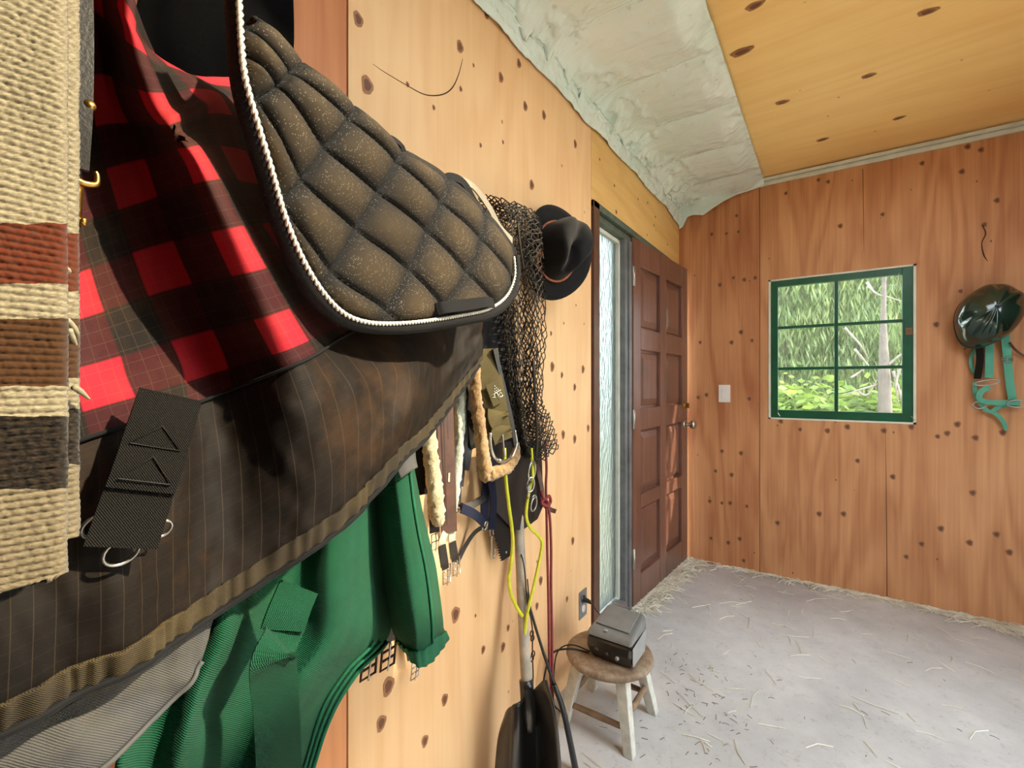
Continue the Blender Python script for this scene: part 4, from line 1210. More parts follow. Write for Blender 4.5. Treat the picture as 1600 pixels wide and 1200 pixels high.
# fleece-lined brown girth
t = thing('fleece_girth', tuple(onx(695, 905, .07)), 'brown leather girth edged with cream fleece, two buckles at its end', 'girth')
fleece_roll('fleece_strip', [onx(665, 640, .075), onx(672, 700, .08), onx(678, 750, .085), onx(683, 800, .085), onx(684, 818, .08)], [.018, .019, .019, .020, .014], FL_CREAM, t, 1)
fleece_roll('fleece_strip', [onx(722, 590, .06), onx(718, 660, .065), onx(714, 730, .07), onx(708, 790, .07), onx(704, 815, .065)], [.014, .015, .014, .012, .009], FL_MINT, t, 2)
strap('leather_strip', [onx(694, 600, .085), onx(696, 680, .092), onx(699, 760, .095), onx(702, 832, .092)], [.044, .044, .044, .04], .006, NX, LEATHR, t)
for dx_ in (-.006, .008):
    strap('crease', [onx(694, 600, .0895) + Vector((0, dx_, 0)), onx(697, 700, .0975) + Vector((0, dx_, 0)), onx(701, 820, .0965) + Vector((0, dx_, 0))], .0016, .001, NX, SHEATH, t)
strap('keeper', [onx(700, 746, .099), onx(707, 745, .100)], .022, .002, NX, ELAST, t, 1)
for (a, b, c_) in (((699, 824), (690, 850), (694, 885)), ((708, 815), (706, 845), (709, 872))):
    strap('elastic_strap', [onx(*a, .085), onx(*b, .095), onx(c_[0], c_[1], .09)], .018, .003, NX, ELAST, t)
    strap('billet_end', [onx(b[0] + 1, b[1] + 2, .100), onx(c_[0] + 1, c_[1] - 6, .098), onx(c_[0] + 2, c_[1] + 4, .093)], .018, .003, NX, SHEATH, t)
    buckle('buckle', onx(c_[0] + 4, c_[1] + 12, .09), .026, .044, t, STEEL, bars=2)
# its darker twin behind
t = thing('fleece_girth', tuple(onx(680, 862, .05)), 'black girth end with one buckle under the cream fleece strip', 'girth')
strap('strap', [onx(670, 700, .045), onx(676, 770, .05), onx(679, 832, .05)], .026, .005, NX, LEATHB, t)
buckle('buckle', onx(680, 846, .05), .026, .040, t, STEEL, bars=1)
# girth ends below the green rug; the two bronze buckles stand for buckle shadows
for px, py, lab, m in ((577, 1036, 'dark buckle shape standing for a cast buckle shadow, with steel prong, nearest the green rug hem', DKBR), (607, 1022, 'dark buckle shape standing for a cast buckle shadow, with steel prong, just left of the green flap', DKBR), (649, 1046, 'small steel girth buckle below the green flap hem', STEEL)):
    t = thing('girth_strap', tuple(onx(px, py + 20, .03)), lab, 'girth')
    strap('strap', [onx(px - 14, py - 150, .03), onx(px - 8, py - 70, .03), onx(px - 2, py - 18, .03)], .034, .005, NX, LEATHB, t)
    buckle('buckle', onx(px, py, .032), .040 if py < 1040 else .026, .058 if py < 1040 else .04, t, m, ay=(0, .12, 1), bars=2, r=.0032 if m is DKBR else .0018)

# olive webbing girth with tan fleece and a big buckle
t = thing('webbing_girth', tuple(onx(785, 745, .1)), 'olive webbing girth with tan fleece and a large steel buckle', 'girth')
fleece_roll('fleece_strip', [onx(742, 575, .10), onx(745, 630, .105), onx(751, 680, .11), onx(757, 725, .11), onx(760, 742, .11), onx(778, 737, .125), onx(797, 727, .13), onx(806, 708, .12), onx(807, 693, .11)],
            [.013, .016, .018, .019, .019, .017, .016, .013, .008], FL_BROWN, t, 3)
strap('webbing', [onx(760, 545, .10), onx(766, 590, .11), onx(776, 650, .118), onx(783, 690, .115)], [.070, .072, .074, .074], .005, NX, OLIVE, t)
strap('inner_edge', [onx(772, 545, .118), onx(785, 600, .122), onx(797, 650, .124), onx(805, 698, .12)], .012, .010, NX, LEATHB, t)
for a, b in (((781, 646), (788, 660)), ((786, 668), (791, 683))):
    strap('webbing_fold', [onx(a[0] - 4, a[1] - 4, .123), onx(a[0] - 2, a[1] + 6, .132), onx(b[0] - 5, b[1] + 2, .124)], .066, .005, NX, OLIVE, t)
PATCHM = fabric('olive label cloth', srgb(84, 74, 44), 0.0012, 0.12, 0.7, 0.4)
pa, pb_ = onx(768, 597, .127), onx(780, 630, .131)
lab = strap('label_patch', [pa, (pa + pb_) / 2, pb_], .042, .003, NX, PATCHM, t)
PRINT = plain('white print', srgb(226, 222, 206), 0.6, var=0.05)
ld = (pb_ - pa).normalized(); ln = Vector(NX).normalized(); lsd = ld.cross(ln).normalized()
if lsd.y < 0: lsd = -lsd
lp = lambda u, w: pa + (pb_ - pa) * u + lsd * w + ln * .0026
pr = []
for row in range(3):
    for k in range(row + 1):
        c = lp(.22 + .10 * row, .004 + (k - row / 2) * .006)
        pr.append(lathe_vf([(.0002, -.0006), (.0014, -.0006), (.0014, .0004), (.0002, .0004)], c, ln, 8))
pr.append(tube_vf([lp(.50, -.015), lp(.50, .018)], .0007, 5))
pr.append(tube_vf([lp(.60 + .04 * math.sin(k), -.015 + .0022 * k) for k in range(5)], .0006, 5))
pr.append(tube_vf([lp(.62 + .13 * math.cos(a), -.002 + .006 * math.sin(a)) for a in np.linspace(.6, 5.2, 12)], .0011, 5))
pr.append(tube_vf([lp(.62 + .05 * math.sin(k * 1.3), .006 + .0018 * k) for k in range(7)], .0007, 5))
pr.append(tube_vf([lp(.82, .004), lp(.74, .009), lp(.80, .013), lp(.74, .018)], .0014, 5))
v, f = merge(pr); mk('printed_mark', v, f, PRINT, lab)
bc = onx(787, 700, .122)
bk_ = tube('roller_buckle', [onx(766, 676, .122), onx(767, 698, .124), onx(774, 716, .126), onx(787, 723, .126), onx(800, 714, .126), onx(807, 694, .124), onx(804, 672, .12)], .0042, STEEL, t, 10, 6)
tube('prong', [onx(784, 668, .128), onx(786, 690, .132), onx(789, 714, .131)], .0030, STEEL, bk_, 8, 5)
tube('roller', [onx(778, 719, .128), onx(787, 722, .13), onx(797, 717, .128)], .0062, STEEL, bk_, 10, 4)

# black straps added to fill the dark gaps behind the girths
t = thing('black_filler_straps', tuple(onx(700, 770, .03)), 'added black straps filling the dark gaps behind the fleece girths', 'bridle')
for pts_, w_ in (([(640, 640), (648, 700), (655, 765)], .040), ([(655, 640), (661, 700), (664, 772)], .030), ([(728, 570), (728, 640), (722, 700), (716, 760)], .030), ([(738, 575), (737, 640), (733, 690), (727, 735)], .024), ([(745, 580), (742, 640), (740, 700)], .026), ([(690, 620), (692, 700), (690, 810)], .06)):
    strap('strap', [onx(a, b, .022) for a, b in pts_], w_, .005, NX, LEATHB, t)
# navy halter
t = thing('navy_halter', tuple(onx(750, 830, .05)), 'navy webbing halter with dark leather noseband and hanging snap', 'halter')
strap('cheek_strap', [onx(727, 600, .03), onx(722, 660, .04), onx(716, 720, .045), onx(713, 785, .05)], .026, .004, NX, LEATHB, t)  # black bands merge the cheek straps with their shadows
strap('cheek_strap', [onx(734, 640, .03), onx(738, 690, .035), onx(740, 700, .03)], .018, .004, NX, LEATHB, t)
strap('noseband', [onx(714, 789, .05), onx(728, 792, .06), onx(745, 785, .062), onx(758, 772, .05), onx(756, 740, .04)], .020, .005, (1, -.3, .5), SHEATH, t)
strap('chin_strap', [onx(721, 794, .062), onx(735, 800, .068), onx(746, 807, .066), onx(757, 818, .056)], .026, .004, (1, -.3, .3), NAVY, t)
strap('throat_strap', [onx(768, 690, .06), onx(767, 740, .075), onx(771, 785, .07), onx(768, 827, .06)], .022, .004, NX, NAVY, t)
strap('throat_strap', [onx(760, 740, .05), onx(757, 790, .055), onx(758, 818, .052)], .024, .004, NX, NAVY, t)
ring('ring', onx(715, 793, .058), (0, 1, .2), (.3, 0, 1), .014, .013, .0028, DKBR, t)
ring('ring', onx(758, 822, .055), (0, 1, .2), (.3, 0, 1), .011, .014, .0024, STEEL, t)
sk = tube('snap', [onx(768, 838, .06), onx(768, 858, .06), onx(767, 868, .062), onx(771, 872, .064), onx(774, 864, .063), onx(773, 858, .062)], [.003, .0028, .0026, .0024, .0022, .0018], STEEL, t, 8, 5)
buckle('snap_eye', onx(768, 832, .061), .016, .016, sk, STEEL, prong=False, bars=0)
# dark band painting the halter strap's cast shadow down the wall
strap('lead_or_shadow', [onx(757, 822, .05), onx(742, 832, .03), onx(728, 852, .012), onx(714, 880, .008)], .012, .003, NX, SHEATH, t)

# saw in its sheath
saw = thing('pruning_saw', tuple(onx(785, 876, .04)), 'blackened saw blade with fine teeth below its dark leather sheath', 'saw')
def plate(name, outline, x0, th, mat, par):
    fr_ = [onx(a, b, x0) for a, b in outline]
    n = len(fr_)
    V = fr_ + [p - Vector((th, 0, 0)) for p in fr_]
    F = [tuple(range(n)), tuple(reversed(range(n, 2 * n)))] + [(i, n + i, n + (i + 1) % n, (i + 1) % n) for i in range(n)]
    return mk(name, [tuple(p) for p in V], F, mat, par, smooth=False)
teeth = []
for k in range(14):
    u = k / 13
    x, y = 771.5 + 13 * u, 822 + 52 * u
    teeth += [(x, y), (x - 3.0, y + 2.6)]
plate('blade', [(806, 700), (770, 700), (770, 760)] + teeth + [(786, 876), (798, 868), (803, 850), (808, 800)], .045, .002, BLADE, saw)
lathe('rivet', [(.0004, 0), (.0042, 0), (.0036, .0014), (.0004, .002)], onx(791, 863, .045), (1, 0, 0), STEEL, saw, 12)
sh = plate('sheath', [(766, 690), (846, 690), (849, 790), (840, 811), (816, 829), (800, 826), (776, 800), (770, 760)], .056, .006, SHEATH, saw)
strap('sheath_strap', [onx(838, 725, .065), onx(846, 760, .07), onx(849, 785, .07), onx(858, 795, .068), onx(868, 799, .06)], .016, .004, NX, LEATHR, saw)

# ------------------------------------------------------------------ hay net
NET = [
    [(758, 304, .04), (782, 308, .10), (806, 317, .125), (830, 327, .11), (845, 345, .05)],
    [(770, 350, .05), (790, 352, .125), (808, 345, .135), (835, 352, .135), (852, 372, .05)],
    [(786, 420, .05), (800, 420, .135), (815, 420, .10), (838, 420, .14), (854, 432, .05)],
    [(797, 520, .05), (806, 520, .125), (820, 520, .085), (839, 520, .13), (853, 530, .05)],
    [(805, 615, .05), (812, 620, .115), (822, 620, .08), (837, 620, .12), (848, 622, .05)],
    [(813, 672, .06), (819, 682, .105), (828, 684, .085), (845, 675, .12), (862, 655, .05)],
    [(819, 712, .07), (828, 716, .10), (839, 718, .10), (857, 716, .11), (874, 698, .06)]]
hn = thing('hay_net', tuple(onx(840, 716, .06)), 'empty black knotted hay net hanging between the pad and the hat', 'hay net')
CORD = plain('dusty black cord', srgb(46, 39, 29), 0.8, var=0.35, scale=40)
def net_layer(nu_, nv_, off, seed, shift):
    rng = np.random.default_rng(seed)
    P = lift(upsample(NET, nv_, nu_))
    P[..., 0] = np.maximum(P[..., 0] - off, .012)
    P = P + rng.normal(size=P.shape) * np.array([.003, .0022, .003])
    V = P.reshape(-1, 3); E = []
    for i in range(nv_ - 1):
        for j in range(nu_):
            if (i + j + shift) % 2 == 0:
                for dj in (-1, 1):
                    if 0 <= j + dj < nu_: E.append((i * nu_ + j, (i + 1) * nu_ + j + dj))
    return V, E
parts_ = []
for off, sd, shf in ((0, 1, 0), (.03, 2, 1)):
    V, E = net_layer(23, 74, off, sd, shf)
    for a, b in E:
        m = (V[a] + V[b]) / 2
        parts_.append(tube_vf([V[a], m + np.array([.0006, 0, 0]), V[b]], .0019, 4))
v, f = merge(parts_)
netm = mk('netting', v, f, CORD, hn); netm['kind'] = 'stuff'
tube('draw_cord', [onx(833, 560, .135), onx(836, 620, .135), onx(839, 680, .13), onx(838, 712, .125)], .0045, CORD, hn, 8, 5)
tube('draw_cord', [onx(806, 318, .12), onx(812, 380, .14), onx(818, 420, .115)], .0035, CORD, hn, 8, 5)
ring('ring', onx(831, 736, .115), (0, 1, 0), (.1, 0, 1), .020, .030, .0032, STEEL, hn)
for c_, rx, rz, aa in (((829, 757), .013, .022, .5), ((826, 768), .012, .020, -.4), ((834, 786), .013, .024, .2)):
    ring('chain_link', onx(c_[0], c_[1], .118), (aa, 1, 0), (0, 0.15, 1), rx, rz, .0026, STEEL, hn, 18, 6)
ring('snap_ring', onx(834, 788, .122), (0, 1, .1), (0.1, 0, 1), .017, .021, .0026, STEEL, hn)

gapP = lift(upsample([[(748, 470, .03), (775, 470, .05), (800, 470, .045)], [(752, 560, .03), (780, 560, .06), (808, 560, .045)], [(768, 650, .03), (792, 650, .055), (814, 650, .045)], [(778, 735, .03), (800, 738, .05), (822, 730, .04)]], 50, 30))
gapP = gapP + grid_normals(gapP) * (0.016 * noise2(np.linspace(0, 5, 30)[None, :], np.linspace(0, 4, 50)[:, None], 71, 3))[..., None]
bg_ = sheet('gap_filler_sheet', gapP, BLKCLOTH, None, None, .004)  # added black sheet standing in for the dark gap left of the net
tag(bg_, 'crumpled black sheet added to fill the dark gap between the saddle pad and hay net', 'bag')
# ------------------------------------------------------------------ ropes
YEL = plain('acid yellow rope', srgb(206, 206, 44), 0.55, var=0.15, scale=50)
yr = thing('lead_rope', tuple(onx(816, 1022, .1)), 'acid yellow rope looped below the hay net', 'rope')
tube('strand', [onx(788, 700, .11), onx(790, 745, .12), onx(795, 790, .125), onx(801, 840, .125), onx(798, 885, .12), onx(795, 905, .12), onx(799, 930, .115), onx(808, 950, .11), onx(816, 962, .10)], .0052, YEL, yr, 8, 8)
tube('strand', [onx(830, 700, .10), onx(832, 745, .112), onx(826, 770, .112), onx(822, 805, .12), onx(829, 825, .125), onx(842, 838, .125), onx(847, 850, .125), onx(842, 880, .12), onx(833, 920, .115), onx(824, 958, .108), onx(820, 990, .105), onx(818, 1022, .10)], .0052, YEL, yr, 8, 8)
RED = plain('oxblood rope', srgb(132, 46, 48), 0.7, var=0.25, scale=50)
rr2 = thing('lead_rope', tuple(onx(864, 1180, .16)), 'dark red rope knotted once and hanging to the floor', 'rope')
tube('strand', [onx(852, 690, .09), onx(854, 730, .10), onx(853, 760, .105), onx(854, 795, .11), onx(855, 850, .115), onx(857, 940, .12), onx(859, 1040, .13), onx(866, 1133, .15), onx(867, 1200, .16), onx(866, 1262, .17)], .0045, RED, rr2, 8, 8)
tube('strand', [onx(850, 780, .11), onx(858, 800, .115), onx(861, 850, .115), onx(861, 910, .12), onx(862, 965, .125), onx(863, 1050, .135), onx(864, 1133, .15), onx(862, 1200, .16)], .0045, RED, rr2, 8, 8)
tube('knot', [onx(846, 768, .11), onx(850, 780, .125), onx(858, 775, .125), onx(860, 785, .12), onx(852, 790, .13), onx(846, 785, .125), onx(852, 780, .12), onx(858, 790, .13), onx(848, 787, .12)], .0052, RED, rr2, 8, 8)

# ------------------------------------------------------------------ felt hat on its peg
FELT = fabric('black felt', srgb(24, 23, 23), 0.0010, 0.25, 0.9, 0.2, srgb(52, 46, 40), 0.3, 'Object', 0.06)
hc = onx(866, 394, 0.075)
hat = thing('felt_hat', (hc.x, hc.y, hc.z - .16), 'black felt wide-brimmed hat with a braided band on the plywood wall', 'hat')
HX = Vector((0.90, -0.40, 0.02)).normalized(); HZ = Vector((.10, .24, .97)).normalized(); HZ = (HZ - HX * HZ.dot(HX)).normalized(); HY = HX.cross(HZ) * -1
if HY.y < 0: HY = -HY
def hatpt(r, a, up):   # a from top of the oval
    return hc + HZ * (r[0] * math.cos(a)) + HY * (r[1] * math.sin(a)) + HX * up
nseg = 48
V, F = [], []
rings_ = [((.172, .142), 'o'), ((.150, .124), 'm'), ((.125, .103), 'm'), ((.104, .084), 'i')]
for k, (rr3, _) in enumerate(rings_):
    e = (3 - k) / 3
    for s in range(nseg):
        a = 2 * math.pi * s / nseg
        curl = 0.030 * e ** 1.6 * abs(math.sin(a)) ** 2.2 - 0.016 * e * abs(math.cos(a)) ** 2
        V.append(hatpt(rr3, a, curl + .004))
for k in range(3):
    for s in range(nseg):
        l = (s + 1) % nseg
        F.append((k * nseg + s, k * nseg + l, (k + 1) * nseg + l, (k + 1) * nseg + s))
mk('brim', [tuple(p) for p in V], F, FELT, hat, solid=.003)
V, F = [], []
prof = [(.104, .086, .004), (.103, .085, .02), (.101, .083, .055), (.098, .080, .09), (.092, .074, .118), (.080, .063, .136), (.060, .046, .142), (.032, .024, .140), (.004, .003, .136)]
for k, (rz, ry, up) in enumerate(prof):
    for s in range(nseg):
        a = 2 * math.pi * s / nseg
        z_, y_ = math.cos(a), math.sin(a)
        u = up
        if k >= 4:
            u -= 0.034 * math.exp(-((y_ * ry) / 0.020) ** 2) * (1 - 0.35 * z_)            # centre crease
        pinch = 0.022 * math.exp(-((a - 2.2) / .45) ** 2) + 0.022 * math.exp(-((a - 4.08) / .45) ** 2)   # front pinches
        sc_ = 1 - (pinch / .09) * math.exp(-((up - .10) / .045) ** 2)
        V.append(hatpt((rz * sc_, ry * sc_), a, u))
for k in range(len(prof) - 1):
    for s in range(nseg):
        l = (s + 1) % nseg
        F.append((k * nseg + s, k * nseg + l, (k + 1) * nseg + l, (k + 1) * nseg + s))
F.append(tuple((len(prof) - 1) * nseg + s for s in range(nseg)))
mk('crown', [tuple(p) for p in V], F, FELT, hat, subsurf=1)
BRAID = plain('tan braided leather', srgb(166, 92, 58), 0.6, var=0.4, scale=120)
bd = tube('hat_band', [hatpt((.1075, .0875), 2 * math.pi * k / 24, .012) for k in range(24)], .0045, BRAID, hat, 8, 3, closed=True)
FEATH = plain('speckled feather', srgb(150, 122, 88), 0.8, var=0.4, scale=90)
f0 = hatpt((.106, .090), -1.75, .016)
for k, (dz_, dy_, dx_) in enumerate(((-.05, .005, .035), (-.045, -.006, .02), (-.06, .002, .015))):
    tip = f0 + Vector((dx_, dy_ - .01, dz_))
    strap('feather', [f0 + Vector((.004 * k, 0, 0)), (f0 + tip) / 2 + Vector((.006, -.004, 0)), tip], [.004, .016, .003], .0012, (1, -.8, .2), FEATH if k else BRAID, bd)
tube('peg', [(0.0, hc.y, hc.z + .06), (0.09, hc.y - .01, hc.z + .068)], .006, STUD, hat, 8, 1)

# ------------------------------------------------------------------ shovel, whip, chain standing by the wall
HANDLE = plain('weathered ash handle', srgb(172, 160, 144), 0.75, var=0.3, scale=14)
BPLAS = plain('black plastic', srgb(30, 30, 31), 0.32, var=0.25, scale=12, coat=0.3)
sv = thing('scoop_shovel', (0.14, 1.13, 0.0), 'black plastic scoop shovel with a weathered ash handle', 'shovel')
tube('handle', [onx(806, 690, .02), onx(812, 850, .05), onx(819, 1000, .10), onx(825, 1102, .135)], [.0165, .0165, .017, .0175], HANDLE, sv, 12, 6)
SG = [[(792, 1116, .07), (806, 1102, .125), (829, 1086, .135), (855, 1062, .22)],
      [(781, 1150, .07), (806, 1142, .135), (838, 1122, .15), (868, 1108, .26)],
      [(776, 1195, .07), (805, 1192, .140), (840, 1185, .155), (876, 1180, .28)],
      [(775, 1232, .08), (806, 1244, .145), (842, 1244, .165), (880, 1248, .29)]]
Psv = lift(upsample(SG, 50, 60))
rib = 0.005 * np.abs(np.sin(np.linspace(0, 1, 60) * math.pi * 4)) ** 0.5
Psv = Psv + grid_normals(Psv) * rib[None, :, None]
Psv[..., 2] = np.maximum(Psv[..., 2], 0.008)
sheet('scoop', Psv, BPLAS, sv, None, .005)
v, f = tube_vf(Psv[0][::3], .0055, 6); mk('rolled_rim', v, f, BPLAS, sv)
tube('socket', [onx(822, 1062, .122), onx(826, 1110, .138), onx(828, 1140, .145)], [.021, .023, .018], BPLAS, sv, 12, 4)
wh = thing('lunge_whip', tuple(onx(893, 1200, .2)), 'thin black whip leaning across the shovel handle', 'whip')
tube('shaft', [onx(806, 846, .03), onx(815, 890, .05), onx(827, 945, .08), onx(846, 1010, .11), onx(868, 1075, .15)], [.0042, .004, .0042, .0048, .006], LEATHB, wh, 8, 6)
tube('grip', [onx(866, 1070, .15), onx(880, 1110, .175), onx(896, 1185, .21), onx(906, 1240, .235)], [.0085, .0095, .0105, .011], BPLAS, wh, 10, 5)
tube('lash', [onx(806, 846, .03), onx(818, 880, .08), onx(824, 940, .10), onx(830, 968, .10)], .0022, LEATHB, wh, 6, 6)
ch = thing('chain_lead', tuple(onx(832, 1085, .11)), 'short dark chain with a snap beside the shovel handle', 'chain')
tube('cord', [onx(824, 905, .10), onx(829, 960, .105), onx(832, 985, .105), onx(832, 1020, .108), onx(833, 1060, .11), onx(831, 1090, .112)], .0024, LEATHB, ch, 6, 6)
for py in (990, 997, 1022, 1029):
    ring('link', onx(831 + (py % 3), py, .112), (.4, 1, 0), (0, .1, 1), .006, .009, .0022, DKBR, ch, 14, 6)

# ------------------------------------------------------------------ socket, stool, radio
oc = onx(910, 943, 0.0)
ot = thing('wall_socket', (0.003, oc.y, oc.z - .06), 'metal wall socket with a plugged-in cord low on the plywood', 'socket')
GALV = metal('galvanised plate', srgb(170, 172, 170), 0.4)
box('cover_plate', 0.0005, .004, oc.y - .036, oc.y + .036, oc.z - .058, oc.z + .058, GALV, ot, bevel=.0015)
for dz_ in (-.02, .02):
    lathe('receptacle', [(.001, 0), (.017, 0), (.0165, .003), (.001, .003)], (.004, oc.y, oc.z + dz_), (1, 0, 0), BPLAS if dz_ > 0 else PLASW, ot, 16)
lathe('screw', [(.0003, 0), (.003, 0), (.0026, .0012), (.0003, .0014)], (.004, oc.y, oc.z), (1, 0, 0), STEEL, ot, 10)

CEN = Vector((.214, 1.595, 0)); TOPZ = .25
stool = thing('wooden_stool', tuple(CEN), 'low round wooden stool with chipped white legs under the radio', 'stool')
def stooltop():
    q = NT('stained worn wood')
    f = q.noise(q.coord(), 16, 7, 0.7); g = q.noise(q.coord('Object', loc=(3, 3, 3)), 9, 5)
    c = q.ramp(f, [(0.3, srgb(96, 70, 52)), (0.5, srgb(140, 116, 92)), (0.7, srgb(178, 164, 146))])
    c = q.mix(q.ramp(g, [(0.5, (0, 0, 0, 1)), (0.7, (.7, .7, .7, 1))]), c, srgb(120, 92, 38))
    return q.set(color=c, rough=0.55, normal=q.bump(f, .3, .002))
SW = stooltop()
CHIP = plain('chipped white paint', srgb(206, 204, 192), 0.6, var=0.18, scale=30, bump=0.4)
RUNG = plain('worn rung', srgb(138, 112, 88), 0.7, var=0.3, scale=30)
lathe('seat', [(.002, TOPZ - .030), (.140, TOPZ - .030), (.152, TOPZ - .024), (.156, TOPZ - .014), (.153, TOPZ - .004), (.146, TOPZ), (.002, TOPZ)], CEN, (0, 0, 1), SW, stool, 40)
feet = {}
for sx in (-1, 1):
    for sy in (-1, 1):
        top = CEN + Vector((sx * .082, sy * .082, TOPZ - .03)); bot = CEN + Vector((sx * .122, sy * .122, 0))
        feet[sx, sy] = (top, bot)
        V = []
        for p, w in ((bot, .0165), (top, .0205)):
            V += [(p.x - w, p.y - w, p.z), (p.x + w, p.y - w, p.z), (p.x + w, p.y + w, p.z), (p.x - w, p.y + w, p.z)]
        mk('leg', V, [(3, 2, 1, 0), (4, 5, 6, 7)] + [(k, (k + 1) % 4, 4 + (k + 1) % 4, 4 + k) for k in range(4)], CHIP, stool, smooth=False, bevel=.003)
for (a, b), z in ((((-1, -1), (1, -1)), .075), (((1, -1), (1, 1)), .105), (((1, 1), (-1, 1)), .075), (((-1, 1), (-1, -1)), .105)):
    k = 1 - z / (TOPZ - .03)
    pa_, pb2 = feet[a][0].lerp(feet[a][1], k), feet[b][0].lerp(feet[b][1], k)
    tube('rung', [pa_, (pa_ + pb2) / 2, pb2], [.009, .011, .009], RUNG, stool, 10, 4)

radio = thing('clock_radio', (.245, 1.585, TOPZ), 'small dusty dark grey radio standing on the round stool', 'radio')
RGREY = plain('dusty grey plastic', srgb(122, 122, 120), 0.5, var=0.15, scale=20)
RDARK = plain('dark smoked plastic', srgb(34, 31, 29), 0.3, var=0.3, scale=14, coat=0.4)
RSIDE = plain('pale grey plastic', srgb(150, 150, 148), 0.45, var=0.12, scale=20)
def loft(name, secs, mat, par, bevel):
    V, F = [], []
    for s_ in secs: V += s_
    n = len(secs[0])
    F.append(tuple(reversed(range(n)))); F.append(tuple((len(secs) - 1) * n + k for k in range(n)))
    for i in range(len(secs) - 1):
        for k in range(n):
            l = (k + 1) % n
            F.append((i * n + k, i * n + l, (i + 1) * n + l, (i + 1) * n + k))
    return mk(name, V, F, mat, par, smooth=False, bevel=bevel)
z0 = TOPZ + .001
rsec = lambda z, xa, xb, ya, yb: [(xa, ya, z), (xb, ya, z), (xb, yb, z), (xa, yb, z)]
loft('body', [rsec(z0, .175, .322, 1.525, 1.635), rsec(z0 + .045, .163, .328, 1.508, 1.65), rsec(z0 + .078, .163, .328, 1.512, 1.668)], RDARK, radio, .010)
loft('top_shell', [rsec(z0 + .079, .162, .329, 1.510, 1.670), [(.166, 1.522, z0 + .100), (.326, 1.522, z0 + .094), (.324, 1.672, z0 + .126), (.178, 1.672, z0 + .130)]], RGREY, radio, .010)
lid = loft('lid', [[(.180, 1.550, z0 + .1085), (.305, 1.552, z0 + .1035), (.305, 1.664, z0 + .1275), (.190, 1.664, z0 + .131)], [(.181, 1.551, z0 + .1125), (.304, 1.553, z0 + .1075), (.304, 1.663, z0 + .1315), (.191, 1.663, z0 + .135)]], RGREY, radio, .004)
box('lid_catch', .222, .236, 1.524, 1.534, z0 + .100, z0 + .106, RSIDE, lid, bevel=.001)
loft('side_panel', [[(.3285, 1.52, z0 + .012), (.3315, 1.52, z0 + .012), (.3315, 1.64, z0 + .012), (.3285, 1.64, z0 + .012)], [(.3285, 1.518, z0 + .074), (.3315, 1.518, z0 + .074), (.3315, 1.66, z0 + .088), (.3285, 1.66, z0 + .088)]], RSIDE, radio, .002)
for k in range(3):
    lathe('knob', [(.001, 0), (.007, 0), (.0065, .006), (.001, .006)], (.203 + .038 * k, 1.509, z0 + .040 - .004 * k), (0, -1, 0), RSIDE if k == 2 else RDARK, radio, 14)
tube('aerial', [(.30, 1.663, z0 + .133), (.25, 1.667, z0 + .138), (.196, 1.667, z0 + .141)], .002, STEEL, radio, 6, 2)
pc_ = thing('power_cord', (.06, 1.70, .2), 'thin dark cord running from the wall socket to the radio', 'cord')
tube('plug', [(.0075, oc.y, oc.z + .02), (.03, oc.y - .002, oc.z + .018), (.045, oc.y - .004, oc.z + .014)], [.011, .009, .005], BPLAS, pc_, 10, 4)
tube('cable', [(.045, oc.y - .004, oc.z + .014), (.09, oc.y - .03, oc.z - .005), (.15, 1.73, oc.z + .03), (.21, 1.69, z0 + .09), (.235, 1.680, z0 + .060)], .0024, LEATHB, pc_, 6, 6)
cb = thing('loose_cable', (.08, 1.45, 0), 'loose dark cable drooping from the stool seat to the floor', 'cable')
tube('cable', [(.165, 1.53, TOPZ + .006), (.10, 1.50, TOPZ + .012), (.045, 1.47, TOPZ - .01), (.03, 1.44, .16), (.04, 1.41, .07), (.05, 1.39, .006), (.09, 1.36, .005)], .0035, LEATHB, cb, 6, 8)
tube('cable', [(.165, 1.54, TOPZ + .006), (.09, 1.53, TOPZ + .010), (.05, 1.50, TOPZ - .02), (.045, 1.48, .12), (.035, 1.50, .04), (.05, 1.52, .006), (.08, 1.50, .005)], .0025, LEATHB, cb, 6, 8)

